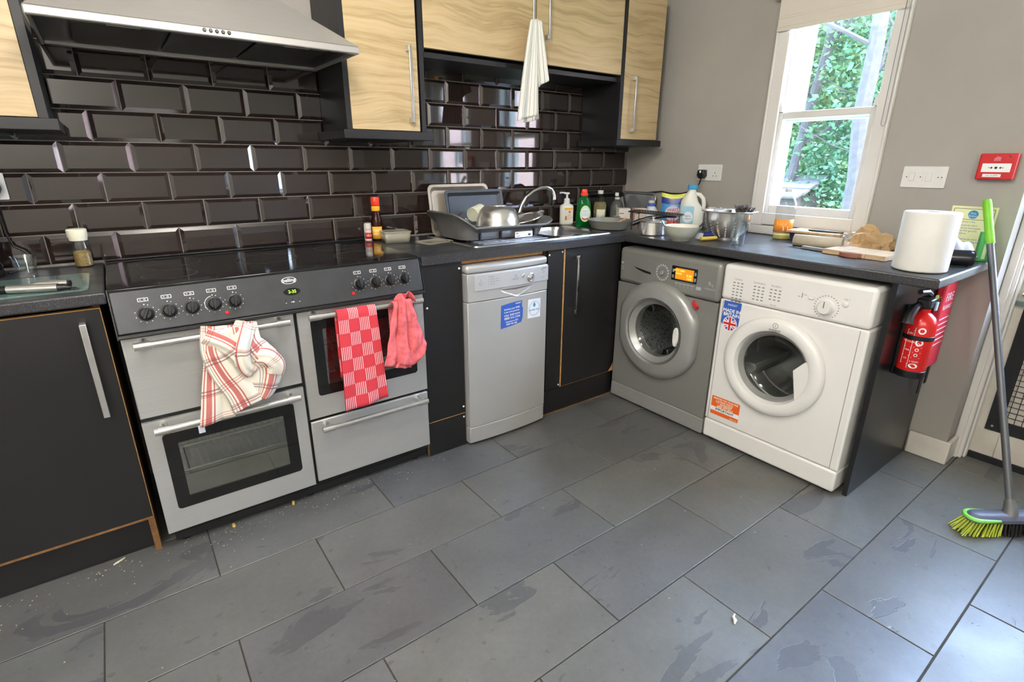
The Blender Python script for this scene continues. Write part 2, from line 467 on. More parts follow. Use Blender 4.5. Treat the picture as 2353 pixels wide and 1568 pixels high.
# cloths, laid out in their own uv (metres)
def stripes(t, coord, spec):
    """spec: period, [(from, to)] inside the period -> 0/1 mask"""
    per, bands = spec
    m = t.math('FRACT', t.math('DIVIDE', coord, per)); out = None
    for (a, b) in bands:
        q = t.math('MULTIPLY', t.math('GREATER_THAN', m, a), t.math('LESS_THAN', m, b))
        out = q if out is None else t.math('MAXIMUM', out, q)
    return out
def uvxy(t):
    u = t.n('UVMap'); x = t.n('SeparateXYZ'); t.l(u.outputs[0], x.inputs[0]); return x.outputs[0], x.outputs[1]
t = NT('towel_plaid'); x, y = uvxy(t)
a = stripes(t, x, (.085, [(.05, .10), (.16, .34), (.40, .45)])); b = stripes(t, y, (.085, [(.05, .09), (.14, .18), (.24, .28)]))
th = stripes(t, y, (.17, [(.55, .58), (.62, .65)])); tv = stripes(t, x, (.17, [(.75, .77), (.8, .82)]))
c = t.mix(t.math('MULTIPLY', a, .82), (228, 222, 206), (186, 60, 62)); c = t.mix(t.math('MULTIPLY', b, .5), c, (172, 70, 72))
c = t.mix(t.math('MULTIPLY', t.math('MAXIMUM', th, tv), .55), c, (110, 84, 90))
t.set(c, .9, 0, .2); t.bump(t.noise(t.coord(), 700, 2), .2, .0006)
t = NT('towel_check'); x, y = uvxy(t)
cx = t.math('FLOOR', t.math('DIVIDE', x, .043)); cy = t.math('FLOOR', t.math('DIVIDE', y, .049))
chk = t.math('ABSOLUTE', t.math('MODULO', t.math('ADD', cx, cy), 2))
fs = stripes(t, x, (.0072, [(.35, .75)]))
c = t.mix(t.math('MULTIPLY', t.math('SUBTRACT', 1.0, chk), fs), (202, 56, 66), (230, 190, 190))
c = t.mix(t.math('MULTIPLY', chk, t.math('MULTIPLY', fs, .16)), c, (226, 120, 124))
t.set(c, .9, 0, .2); t.bump(t.noise(t.coord(), 500, 2), .3, .0008)
t = NT('cloth_pink'); n = t.noise(t.coord(), 45, 5, .6)
t.set(t.ramp(n, [(.3, (208, 92, 98)), (.7, (232, 126, 130))]), .95, 0, .15); t.bump(t.noise(t.coord(), 380, 3), .5, .001)
t = NT('towel_striped'); x, y = uvxy(t)
a = stripes(t, x, (.03, [(.1, .19)]))
t.set(t.mix(t.math('MULTIPLY', a, .85), (216, 214, 206), (62, 72, 74)), .9, 0, .2); t.bump(t.noise(t.coord(), 500, 2), .3, .0008)
t = NT('blind_fabric'); t.set((206, 198, 184), .8, 0, .2); v = t.coord((30, 30, 60)); t.bump(t.noise(v, 2, 2), .2, .001)
# chopping board: pale wood with streaked grain
t = NT('board_wood'); v = t.coord((2, 2, 2)); mp = t.n('Mapping'); mp.inputs['Scale'].default_value = (30, 4, 30); t.l(v, mp.inputs[0])
t.set(t.ramp(t.noise(mp.outputs[0], 2, 4), [(.3, (176, 144, 106)), (.7, (206, 180, 146))]), .6, 0, .3)
t = NT('board_wood_red'); t.set((140, 86, 62), .55)
t = NT('lid_wood'); v = t.coord((4, 40, 4)); t.set(t.ramp(t.noise(v, 1.5, 3), [(.3, (176, 136, 92)), (.7, (206, 170, 124))]), .55, 0, .3)
plain('drum_grey', (150, 150, 148), .28, metal=.75, var=.05)
# ================================================================== the setting
XR, YB, ZT = 2.86, 0.0, 0.9045          # right wall, back wall, worktop height
TW, TH, Z0 = 0.2025, 0.10304, 0.91
# ---- floor: slate slabs in half bond on a dark grout bed
flo = struct(bx('floor', 'grout_floor', -2.0, 3.3, -4.4, 0.05, -.12, -.0045))
def slab_mesh(w, d):
    g = G(); c = .0013
    lo = [(0, 0), (w, 0), (w, d), (0, d)]; hi = [(c, c), (w-c, c), (w-c, d-c), (c, d-c)]
    A = [g.a((x, y, -.012)) for x, y in lo]; B = [g.a((x, y, -.001)) for x, y in lo]; C = [g.a((x, y, 0)) for x, y in hi]
    for j in range(4):
        k = (j+1) % 4; g.face((A[j], A[k], B[k], B[j])); g.face((B[j], B[k], C[k], C[j]))
    g.face(C); return g.mesh('floor_tile', 'slate', smooth=0, fix=False)
FL, FD, FX, FY = .6001, .2931, .7639, -1.1073
_sm = {}
for j in range(-4, 12):
    y1 = FY-j*FD; y0 = y1-FD
    if y1 < -4.4: continue
    ya, yb = max(y0, -4.4), min(y1, 0.0)
    if yb-ya < .02: continue
    x = FX+(0 if j % 2 == 0 else FL/2)-5*FL
    while x < 3.2:
        xa, xb = max(x, -2.0), min(x+FL, 3.2)
        if xb-xa > .03:
            k = (round(xb-xa-.0035, 4), round(yb-ya-.0035, 4))
            if k not in _sm: _sm[k] = slab_mesh(*k)
            o = bpy.data.objects.new('floor_tile', _sm[k]); S.collection.objects.link(o)
            o.parent = flo; o.location = (xa+.0017, ya+.0017, random.uniform(-.0008, .0004))
        x += FL
# ---- back wall with bevelled metro tiles
wallb = struct(bx('wall_back', 'paint_wall', -2.0, 3.2, 0.004, .14, 0, 2.45))
bx('grout_bed', 'grout_grey', -.9, XR, 0.0, .0045, .88, Z0+8*TH, wallb)
def metro_mesh(w, h, l=True, r=True):
    g = G(); c = .0125; t0, t1 = -.0012, -.0072
    cl = c if l else 0; cr = c if r else 0
    A = [g.a(p) for p in ((0, .001, 0), (w, .001, 0), (w, .001, h), (0, .001, h))]
    B = [g.a((x, t0, z)) for x, z in ((0, 0), (w, 0), (w, h), (0, h))]
    C = [g.a((x, t1, z)) for x, z in ((cl, c), (w-cr, c), (w-cr, h-c), (cl, h-c))]
    for j in range(4):
        k = (j+1) % 4; g.face((A[j], A[k], B[k], B[j])); g.face((B[j], B[k], C[k], C[j]))
    g.face(C); return g.mesh('wall_tile', 'tile_brown', smooth=0, fix=False)
_tm = {}
for i in range(8):
    off = 0 if i % 2 else .5
    for j in range(-4, 16):
        x0 = (j+off)*TW; x1 = x0+TW
        xa, xb = max(x0, -.75), min(x1, XR)
        if xb-xa < .03: continue
        k = (round(xb-xa-.003, 4), x0 >= -.75, x1 <= XR)
        if k not in _tm: _tm[k] = metro_mesh(k[0], TH-.003, k[1], k[2])
        o = bpy.data.objects.new('wall_tile', _tm[k]); S.collection.objects.link(o); o.parent = wallb
        o.location = (xa+.0015, 0, Z0+i*TH+.0015)
        o.rotation_euler = (random.uniform(-.006, .006), 0, random.uniform(-.006, .006))
# ---- right wall: window opening, end corner, door opening
WY0, WY1, WZ0, WZ1 = -.95, -1.415, 1.0, 2.04      # window opening in the wall
YC, YD = -1.957, -2.86                           # door recess from .. to
g = G(); X2 = 3.13
XW = 3.02
g.box(XR, XW, WY0, .004, 0, 2.45); g.box(XR, XW, WY1, WY0, 0, WZ0); g.box(XR, XW, WY1, WY0, WZ1, 2.45); g.box(XR, XW, YC, WY1, 0, 2.45)
g.box(XR, X2, YD, YC, 2.12, 2.45); g.box(XR, X2, -4.4, YD, 0, 2.45)
wallr = struct(g.build('wall_right', 'paint_wall'))
struct(bx('wall_left', 'ceiling_white', -2.14, -2.0, -4.5, .1, 0, 2.45))
struct(bx('wall_front', 'ceiling_white', -2.14, 3.13, -4.54, -4.4, 0, 2.45))
struct(bx('ceiling', 'ceiling_white', -2.14, 3.2, -4.54, .14, 2.45, 2.56))
for n, (x, y, z, r) in enumerate(LAMPS):
    t = thing('ceiling_globe_lamp', ['white glass ceiling globe nearest the sink', 'white glass ceiling globe by the left wall, level with the room middle', 'white glass ceiling globe nearest the wall opposite the cooker'][n], 'ceiling light', (x, y, 2.45), group='ceiling globes')
    G().lathe([(.001, z+r)]+[(r*math.sin(PI*k/14), z+r*math.cos(PI*k/14)) for k in range(1, 14)]+[(0, z-r)], 24, (x, y, 0)).build('globe', 'lamp_globe', t)
    G().lathe([(.055, 2.4499), (.055, 2.44), (.03, 2.415), (.03, z+r*.92), (0, z+r*.92)], 20, (x, y, 0)).build('ceiling_rose', 'white_plastic', t)
# baseboard round the wall corner
g = G(); bh = .105
g.poly([(2.842, -1.822), (2.842, -1.975), (2.975, -1.975), (2.975, YC-.0005), (XR-.0005, YC-.0005), (XR-.0005, -1.822)], 0, bh)
struct(g.build('baseboard_right', 'baseboard_white', bev=.005, seg=3))
for nm, a in (('baseboard_front', (-2.0, XR, -4.4, -4.385)), ('baseboard_left', (-2.0, -1.985, -4.385, -.6))):
    struct(bx(nm, 'baseboard_white', a[0], a[1], a[2], a[3], 0, .105, bev=.004))
# ---- sash window
win = thing('window_1', None, None, (XR, -1.18, 1.0), kind='structure')
for nm, a in (('window_trim', (2.845, XR, -.968, -.905, .95, 2.1)), ('window_trim', (2.845, XR, -1.466, -1.403, .95, 2.1)), ('window_trim', (2.845, XR, -1.403, -.968, .955, 1.014)), ('window_trim', (2.845, XR, -1.403, -.968, 2.02, 2.1))):
    bx(nm, 'white_gloss', *a, win, bev=.003)
bx('trim_bead', 'white_gloss', 2.836, 2.845, -.917, -.905, .95, 2.1, win, bev=.003)
bx('trim_bead', 'white_gloss', 2.836, 2.845, -1.466, -1.456, .95, 2.1, win, bev=.003)
bx('window_plinth', 'white_gloss', 2.838, XR, -1.466, -.905, ZT+.001, .949, win, bev=.004)
# jamb lining running through the wall, painted white
g = G(); g.box(2.846, XW, -.955, WY0-.0002, WZ0, WZ1); g.box(2.846, XW, WY1+.0002, -1.411, WZ0, WZ1); g.box(2.846, XW, WY1, WY0, WZ0+.0002, 1.006); g.box(2.846, XW, WY1, WY0, 2.033, WZ1-.0002)
g.box(2.915, 2.925, -.975, -.955, 1.006, 2.033); g.box(2.915, 2.925, -1.411, -1.391, 1.006, 2.033)
g.box(2.96, 2.975, -.985, -.955, 1.006, 2.033); g.box(2.96, 2.975, -1.411, -1.381, 1.006, 2.033)
g.box(2.97, XW, -1.012, -.955, 1.5, 2.033)
g.build('window_lining', 'white_gloss', win)
bx('window_sill', 'white_gloss', XW-.04, XW+.07, -1.46, -.9, .985, 1.005, win, bev=.004)
def sash(nm, x0, x1, z0, z1, gz0, gz1, gy0=-.982, gy1=-1.372):
    p = G()
    p.box(x0, x1, gy0, -.956, z0, z1); p.box(x0, x1, -1.410, gy1, z0, z1)
    p.box(x0, x1, gy1, gy0, z0, gz0); p.box(x0, x1, gy1, gy0, gz1, z1)
    s = p.build(nm, 'white_gloss', win, bev=.004)
    bx('glazing', 'pane', (x0+x1)/2-.002, (x0+x1)/2+.002, gy1-.004, gy0+.004, gz0-.004, gz1+.004, s)
    return s
sash('lower_sash', 2.874, 2.914, 1.0065, 1.499, 1.052, 1.466)
us = sash('upper_sash', 2.926, 2.959, 1.455, 2.032, 1.49, 1.99)
for yy, sg in ((-.956, -1), (-1.41, 1)):     # curved horns under the upper sash stiles
    p = G(Frame((2.8765, yy, 1.499), (0, sg, 0), (0, 0, 1)))
    p.poly([(0, 0), (.026, 0), (.024, .022), (.018, .04), (.008, .052), (0, .055)], -.018, .018); p.build('sash_horn', 'white_gloss', us)
# roller blind, chain
bl = thing('roller_blind', 'cream roller blind rolled up at the top of the sash window', 'blind', (2.83, -1.18, 1.86))
bx('fabric', 'blind_fabric', 2.829, 2.831, -1.447, -.912, 1.872, 2.0, bl)
bx('hem_bar', 'blind_fabric', 2.8275, 2.8325, -1.450, -.909, 1.853, 1.872, bl, bev=.002)
bx('hem_band', 'blind_fabric', 2.828, 2.832, -1.447, -.912, 1.905, 1.917, bl, bev=.002)
G().cyl((2.828, -.905, 2.018), (2.828, -1.455, 2.018), .024, n=16).build('roller_tube', 'blind_fabric', bl)
for yy in (-.9, -1.468): bx('bracket', 'white_plastic', 2.80, 2.845, yy, yy+.012, 1.99, 2.05, bl, bev=.003)
ch = G(); zz0, zz1 = 1.41, 2.0
pth = [(2.822, -1.4435, zz1), (2.822, -1.4435, zz0+.012), (2.822, -1.447, zz0+.003), (2.822, -1.4515, zz0), (2.822, -1.456, zz0+.003), (2.822, -1.4595, zz0+.012), (2.822, -1.4595, zz1)]
ch.tube(pth, .0011, 5)
for yy in (-1.4435, -1.4595):
    for k in range(96): ch.lathe([(0, -.0021), (.0021, 0), (0, .0021)], 4, (2.822, yy, zz0+.014+k*.006))
ch.build('bead_chain', 'print_grey', bl, smooth=0)
# ---- outside door in its recess: half glazed, wire guard over the lower panel
dr = thing('door_1', None, None, (3.05, -2.4, 0), kind='structure')
g = G()
g.box(2.975, 3.06, -1.998, YC-.0005, 0, 2.12); g.box(2.975, 3.06, YD+.0005, -2.822, 0, 2.12); g.box(2.975, 3.06, -2.822, -1.998, 2.08, 2.1195)
g.box(2.995, 3.03, -2.008, -1.998, 0, 2.08); g.box(2.962, 2.975, -1.985, YC-.0005, 0, 2.12)
g.build('door_frame', 'white_gloss', dr, bev=.004)
bx('threshold_gap_shade', 'black_plastic', 3.024, X2, -2.822, -1.998, -.004, .027, dr)  # raised to close the gap under the door; gap's shade put in as black
DX0, DX1, DY0, DY1 = 3.032, 3.072, -2.004, -2.816
p = G(); p.box(DX0, DX1, -2.09, DY0, .028, 2.07); p.box(DX0, DX1, DY1, -2.73, .028, 2.07)
p.box(DX0, DX1, -2.73, -2.09, .028, .15); p.box(DX0, DX1, -2.73, -2.09, .72, .82); p.box(DX0, DX1, -2.73, -2.09, 1.98, 2.07)
leaf = p.build('door_leaf', 'white_dirty', dr, bev=.003)
bx('lower_panel', 'white_dirty', DX0+.008, DX1-.008, -2.735, -2.085, .145, .785, leaf)
for k in range(3): bx('glazing_bar', 'white_gloss', DX0+.004, DX1-.004, -2.73, -2.09, 1.14+k*.26, 1.16+k*.26, leaf)
bx('glazing_bar', 'white_gloss', DX0+.004, DX1-.004, -2.42, -2.4, .82, 1.98, leaf)
bx('glazing', 'pane', 3.05, 3.054, -2.735, -2.085, .815, 1.985, leaf)
gd = thing('mesh_guard', 'black wire mesh guard screwed over the lower door panel', 'guard', (DX0, -2.4, .16))
p = G(); gx0, gx1, y0, y1, z0, z1 = DX0-.008, DX0-.001, -2.785, -2.036, .152, .7
p.box(gx0, gx1, y0, y1, z0, z0+.05); p.box(gx0, gx1, y0, y1, z1-.05, z1); p.box(gx0, gx1, y0, y0+.05, z0+.05, z1-.05); p.box(gx0, gx1, y1-.05, y1, z0+.05, z1-.05)
p.build('guard_frame', 'black_satin', gd, bev=.001)
wv = G(); k = y0+.05
while k < y1-.05: wv.box(gx0+.002, gx0+.0046, k, k+.0026, z0+.05, z1-.05); k += .0245
wh = G(); k = z0+.05
while k < z1-.05: wh.box(gx0+.0046, gx0+.0068, y0+.05, y1-.05, k, k+.0026); k += .0245
wv.build('upright_wires', 'black_satin', gd, smooth=0); wh.build('cross_wires', 'black_satin', gd, smooth=0)
for yy in (y0+.02, -2.3, y1-.022):
    for z in (z0+.022, z1-.022): G(Frame((gx0, yy, z), (0, -1, 0), (0, 0, 1))).lathe([(.006, 0), (.005, .002), (0, .003)], 10).build('screw', 'chrome_dull', gd)
bx('letter_shelf', 'board_glass', DX0-.03, DX0, -2.12, -2.01, .712, .73, leaf, bev=.002)
G().tube([(DX0-.001, -2.03, .76), (DX0-.05, -2.03, .765), (DX0-.05, -2.1, .765)], .009, 8).build('door_handle', 'chrome_dull', leaf)
# ---- garden behind the window
struct(bx('garden_ground', 'lawn', 3.13, 30, -20, 25, -.7, -.5))
def branch(g, p, d, L, r, depth, rnd):
    pts = [p]; q = Vector(p); d = Vector(d).normalized()
    for k in range(4):
        q = q+d*L/4; pts.append(tuple(q)); d = (d+Vector((rnd.uniform(-.18, .18), rnd.uniform(-.18, .18), rnd.uniform(-.05, .12)))).normalized()
        if depth and k >= 1:
            e = Vector((rnd.uniform(-1, 1), rnd.uniform(-1, 1), rnd.uniform(-.1, .8)))
            branch(g, tuple(q), d*.6+e, L*.6, r*.5, depth-1, rnd)
    g.tube(pts, [r*(1-.16*k) for k in range(5)], 6)
def garden_tree(label, x, y, h, r, lean, seed, nleaf, cen, rad, leaf=.05):
    rnd = random.Random(seed)
    t = thing('garden_tree', label, 'tree', (x, y, -.5), group='trees outside the window')
    pts = []; q = Vector((x, y, -.5))
    n = 9
    for k in range(n+1): pts.append((x+lean[0]*k/n+rnd.uniform(-.03, .03), y+lean[1]*k/n+rnd.uniform(-.03, .03), -.5+h*k/n))
    G().tube(pts, [r*(1.15-.06*k) for k in range(n+1)], 10).build('trunk', 'bark', t)
    g = G()
    for k in range(3, n+1):
        for _ in range(2): branch(g, pts[k], (rnd.uniform(-.5, .5), rnd.uniform(-1, 1), rnd.uniform(.05, .7)), rnd.uniform(.9, 1.9), r*.3, 1, rnd)
    g.build('branches', 'bark', t)
    g = G()
    for _ in range(nleaf):
        while True:
            v = Vector((rnd.uniform(-1, 1), rnd.uniform(-1, 1), rnd.uniform(-1, 1)))
            if v.length < 1: break
        c = Vector((cen[0]+v.x*rad[0], cen[1]+v.y*rad[1], cen[2]+v.z*rad[2]))
        a = Vector((rnd.uniform(-1, 1), rnd.uniform(-1, 1), rnd.uniform(-.6, .6))).normalized()
        b = a.cross(Vector((rnd.uniform(-1, 1), rnd.uniform(-1, 1), rnd.uniform(-1, 1)))).normalized(); s = leaf*rnd.uniform(.6, 1.3)
        i = [g.a(c-a*s), g.a(c+b*s*.55), g.a(c+a*s), g.a(c-b*s*.55)]; g.face(i)
    f = g.build('foliage', 'leaf', t, smooth=0, fix=False); f['kind'] = 'stuff'
garden_tree('tall pale-trunked tree filling the right side of the window', 8.0, .6, 7.0, .1, (.05, .3), 3, 20000, (9.7, 1.3, 3.9), (1.6, 2.6, 3.4))
garden_tree('slim leaning tree seen through the left of the window', 9.0, 2.1, 6.0, .075, (.1, -.5), 5, 20000, (10.6, 2.8, 2.6), (1.2, 2.2, 3.4))
garden_tree('leafy tree far behind the shed roof', 12.5, 3.6, 7.0, .12, (0, .2), 8, 26000, (13.0, 4.0, 2.6), (1.6, 5.0, 4.2), .065)
garden_tree('broad dense tree filling the background of the window', 15.0, 5.0, 8.0, .16, (0, .2), 21, 30000, (15.5, 4.6, 3.4), (1.0, 5.0, 5.2), .095)
garden_tree('low leafy tree beside the shed, seen low in the window', 9.2, .4, 2.6, .05, (0, .1), 11, 9000, (9.4, 1.0, .4), (.8, 1.5, 1.3), .042)
sh = thing('garden_shed', 'low garden shed with pale felt roof, in the lower left of the window', 'shed', (8.8, 2.2, -.5))
bx('shed_wall', 'shed_wood', 8.5, 9.6, 1.62, 3.0, -.5, .82, sh)
g = G(Frame((8.3, 1.5, .78), (0, 1, 0), (1, 0, .32)))
for k in range(5): g.box(0, 1.7, k*.19, k*.19+.21, .02*(k % 2), .02*(k % 2)+.03)
g.build('shed_roof', 'shed_felt', sh)
nb = thing('brick_house', 'pink brick house across the yard, mirrored in the wall tiles', 'building', (12, -14, -.5))
t = NT('brick_far'); bk = t.n('TexBrick'); bk.inputs['Scale'].default_value = 5; bk.inputs['Color1'].default_value = lin((206, 140, 128)); bk.inputs['Color2'].default_value = lin((180, 112, 102)); bk.inputs['Mortar'].default_value = lin((205, 190, 180))
mp = t.n('Mapping'); tc = t.n('TexCoord'); mp.inputs['Rotation'].default_value = (PI/2, 0, 0); t.l(tc.outputs['Object'], mp.inputs[0]); t.l(mp.outputs[0], bk.inputs['Vector']); t.set(bk.outputs[0], .85)
bx('house_wall', 'brick_far', 9.6, 15, -20, -8.0, -.5, 5, nb)
bx('house_window', 'black_glass', 9.57, 9.6, -13.2, -11.8, 1.2, 2.9, nb)
# ================================================================== fitted units
def FB(y): return Frame((0, y, 0), (1, 0, 0), (0, 0, 1))       # faces the room along the back wall
def FR(x): return Frame((x, 0, 0), (0, -1, 0), (0, 0, 1))      # faces the room along the right wall
def bar_handle(T, u, v0, v1, parent, m='chrome_dull', r=.006, off=.03):
    """flat upright bar on two short feet"""
    g = G(T); g.box(u-r, u+r, v0, v1, off-.004, off+.004)
    for v in (v0, v1-.02): g.box(u-r, u+r, v, v+.02, 0, off-.004)
    return g.build('handle', m, parent, bev=.0015)
YF = -.30
def wall_unit(label, x0, x1, z0, z1, doors, pan=.022, sides=(1, 1), pel=None, handles=()):
    t = thing('wall_cabinet', label, 'cabinet', ((x0+x1)/2, -.14, z0))
    g = G(); xa = x0+(pan if sides[0] else .003); xb = x1-(pan if sides[1] else .003)
    g.box(x0, xa, YF, -.001-.009, z0, z1); g.box(xb, x1, YF, -.01, z0, z1)
    g.box(xa, xb, -.279, -.01, z0, z0+.02); g.box(xa, xb, -.279, -.01, z1-.02, z1); g.box(xa, xb, -.02, -.01, z0+.02, z1-.02)
    g.build('carcass', 'black_laminate', t)
    T = FB(YF+.019)
    for k, (a, b, zb) in enumerate(doors):
        d = bx('door', 'oak_laminate', a, b, YF-.001, YF+.019, zb, z1-.002, t, bev=.0012)
        if k < len(handles) and handles[k]: bar_handle(FB(YF-.001), *handles[k], d)
    if pel: bx('pelmet', 'black_laminate', pel[0], pel[1], -.322, -.011, z0-.034, z0-.001, t, bev=.002)
    return t
wall_unit('oak-fronted wall cabinet at the far left, beside the cooker hood', -.61, .010, 1.377, 2.1, [(-.588, -.0135, 1.379)], pel=(-.63, .031))
wall_unit('narrow oak-fronted wall cabinet right of the cooker hood', .905, 1.250, 1.379, 2.1, [(.9265, 1.2205, 1.381)], pan=.02, pel=(.883, 1.269), handles=[(1.176, 1.412, 1.697)])
wall_unit('wide double-door oak wall cabinet hung high over the sink', 1.2515, 2.4265, 1.669, 2.1, [(1.254, 1.8385, 1.701), (1.8415, 2.424, 1.701)], sides=(0, 0), handles=[(1.802, 1.802, 2.09), (1.898, 1.802, 2.09)])
wall_unit('narrow oak-fronted wall cabinet against the right wall', 2.428, 2.757, 1.381, 2.1, [(2.4555, 2.7565, 1.383)], pan=.025, sides=(1, 0), pel=(2.405, 2.778), handles=[(2.521, 1.42, 1.702)])

# ---- chimney hood
hd = thing('cooker_hood', 'stainless steel chimney cooker hood with wide sloping canopy', 'cooker hood', (.46, -.25, 1.612))
hx0, hx1, hy, hz0, hz1 = .022, .902, -.492, 1.612, 1.636
g = G(); g.box(hx0, hx1, hy, hy+.02, hz0, hz1); g.box(hx0, hx0+.012, hy+.02, -.011, hz0, hz1); g.box(hx1-.012, hx1, hy+.02, -.011, hz0, hz1); g.box(hx0+.012, hx1-.012, -.03, -.011, hz0, hz1)
g.build('canopy_rim', 'steel_hood', hd, bev=.004)
g = G(); cx0, cx1, cy, cz = .335, .575, -.235, 1.86
A = [g.a(p) for p in ((hx0+.002, hy+.002, hz1), (hx1-.002, hy+.002, hz1), (hx1-.002, -.012, hz1), (hx0+.002, -.012, hz1))]
B = [g.a(p) for p in ((cx0, cy, cz), (cx1, cy, cz), (cx1, -.012, cz), (cx0, -.012, cz))]
for j in range(4): k = (j+1) % 4; g.face((A[j], A[k], B[k], B[j]))
g.face(B); g.face(A[::-1]); g.build('canopy', 'steel_hood', hd, smooth=0)
bx('chimney', 'steel_hood', cx0+.002, cx1-.002, cy+.002, -.012, cz-.16, 2.44, hd, bev=.002)
for k in range(3): bx('grease_filter', 'steel_filter', hx0+.09+k*.235, hx0+.315+k*.235, hy+.05, -.1, hz0+.004, hz0+.012, hd, bev=.004)
bx('underside', 'steel_dark', hx0+.012, hx1-.012, hy+.02, -.03, hz0+.0125, hz0+.018, hd)
for k in range(5): G(Frame((.428+k*.0165, hy, 1.627), (1, 0, 0), (0, 0, 1))).lathe([(.0052, 0), (.0052, .004), (.004, .006), (0, .006)], 12).build('push_button', 'steel_dark', hd)
for k in range(2):
    bx('hood_light', 'white_plastic', hx0+.17+k*.47, hx0+.25+k*.47, hy+.028, hy+.046, hz0+.003, hz0+.0128, hd)

# ---- worktops
w = bx('worktop', 'worktop', -.75, .046, -.59, -.001-.009, .8695, ZT, bev=.006, seg=3)
tag(w, 'speckled charcoal worktop left of the range cooker', 'worktop')
SX0, SX1, SY0, SY1 = 1.86, 2.165, -.45, -.12           # sink bowl hole
g = G()
g.box(1.048, SX0, -.59, -.01, .8695, ZT); g.box(SX1, 2.217, -.59, -.01, .8695, ZT); g.box(SX0, SX1, -.59, SY0, .8695, ZT); g.box(SX0, SX1, SY1, -.01, .8695, ZT)
w = g.build('worktop', 'worktop'); tag(w, 'speckled charcoal worktop that carries the steel sink', 'worktop')
w = bx('worktop', 'worktop', 2.2185, XR-.0008, -1.936, -.01, .8695, ZT, bev=.006, seg=3); tag(w, 'speckled charcoal worktop over the washing machines, below the window', 'worktop')
bx('joint_strip', 'steel_dark', 2.2172, 2.2184, -.5895, -.012, .871, ZT+.0006, w)

# ---- base units
def caps(parent, y, pts):
    for (x, z) in pts:
        G(Frame((x, y, z), (1, 0, 0), (0, 0, 1))).lathe([(.0045, 0), (.0045, .0015), (.003, .0028), (0, .003)], 10).build('screw_cap', 'white_plastic', parent)
YD_ = -.575
lb = thing('base_cabinet', 'black base cabinet with bare chipboard edges left of the cooker', 'cabinet', (-.3, -.3, 0))
g = G(); g.box(.008, .026, -.555, -.012, 0, .868); g.box(-.62, -.602, -.555, -.012, 0, .868); g.box(-.602, .008, -.555, -.012, .145, .163); g.box(-.602, .008, -.03, -.012, .163, .868)
g.build('carcass', 'raw_board_dirty', lb)
d = bx('door', 'black_laminate', -.6, .0245, YD_, -.556, .1465, .857, lb)
bx('edge_strip', 'raw_board', .0246, .0262, YD_-.0003, -.556, .1465, .857, d); bx('edge_strip', 'raw_board', -.6, .026, YD_-.0003, -.556, .8571, .8588, d)
bx('edge_strip', 'raw_board_dirty', -.6, .0245, YD_-.0003, -.556, .1385, .1464, d)
bar_handle(FB(YD_), -.021, .535, .824, d, r=.008)
pl = bx('plinth', 'black_laminate', -.62, .0125, -.52, -.5, 0, .132, lb)
bx('edge_strip', 'raw_board_dirty', -.62, .0125, -.5203, -.5, .1321, .1405, pl); bx('edge_strip', 'raw_board', .0126, .0145, -.5203, -.5, 0, .135, pl)
fp = thing('filler_panel', 'tall black filler panel between cooker and dishwasher', 'panel', (1.145, -.57, 0))
bx('panel', 'black_laminate', 1.047, 1.2385, YD_, -.557, .1685, .868, fp)
k = bx('plinth_piece', 'black_laminate', 1.047, 1.2385, YD_+.001, -.557, .004, .1655, fp)
bx('edge_strip', 'raw_board', 1.047, 1.2385, YD_, -.557, .1656, .1684, fp); bx('edge_strip', 'raw_board_dirty', 1.0445, 1.0468, YD_, -.557, .004, .08, fp)
caps(fp, YD_, [(1.069, .69), (1.226, .838), (1.229, .2), (1.229, .148)])
bt = tag(bx('batten', 'raw_board', 1.242, 1.69, -.56, -.535, .852, .869), 'bare pale wood batten under the worktop above the dishwasher', 'batten')
sc = thing('base_cabinet', 'black corner base cabinet under the sink with chrome handle', 'cabinet', (1.97, -.3, 0))
g = G(); g.box(1.715, 1.733, -.555, -.012, .09, .868); g.box(2.196, 2.214, -.555, -.012, 0, .868); g.box(1.733, 2.196, -.555, -.012, .09, .108); g.box(1.733, 2.196, -.03, -.012, .108, .868)
g.build('carcass', 'raw_board_dirty', sc)
bx('filler', 'black_laminate', 1.715, 1.8135, YD_, -.556, .146, .868, sc); bx('edge_strip', 'raw_board', 1.8137, 1.8225, YD_-.001, -.556, .146, .866, sc)
d = bx('door', 'black_laminate', 1.825, 2.2135, YD_, -.556, .146, .864, sc)
bx('edge_strip', 'raw_board_dirty', 1.825, 2.2135, YD_, -.557, .1435, .1458, d)
G(FB(YD_)).poly([(2.2137, .146), (2.2137, .195), (2.2, .17), (2.178, .146)], -.004, .0008).build('chipped_corner', 'raw_board', d)
bar_handle(FB(YD_), 1.884, .538, .83, d, 'chrome', r=.006)
bx('plinth', 'black_laminate', 1.7, 2.2135, -.562, -.545, .004, .136, sc)
bx('sealant', 'raw_board_dirty', 1.7, 2.2135, -.5665, -.5625, 0, .004, sc)
caps(sc, YD_, [(1.722, .845), (1.803, .853), (1.805, .16)])
ep = bx('end_panel', 'black_satin', 2.245, 2.8405, -1.8195, -1.8015, 0, .8685); tag(ep, 'glossy black end panel closing the washing machine run', 'panel')

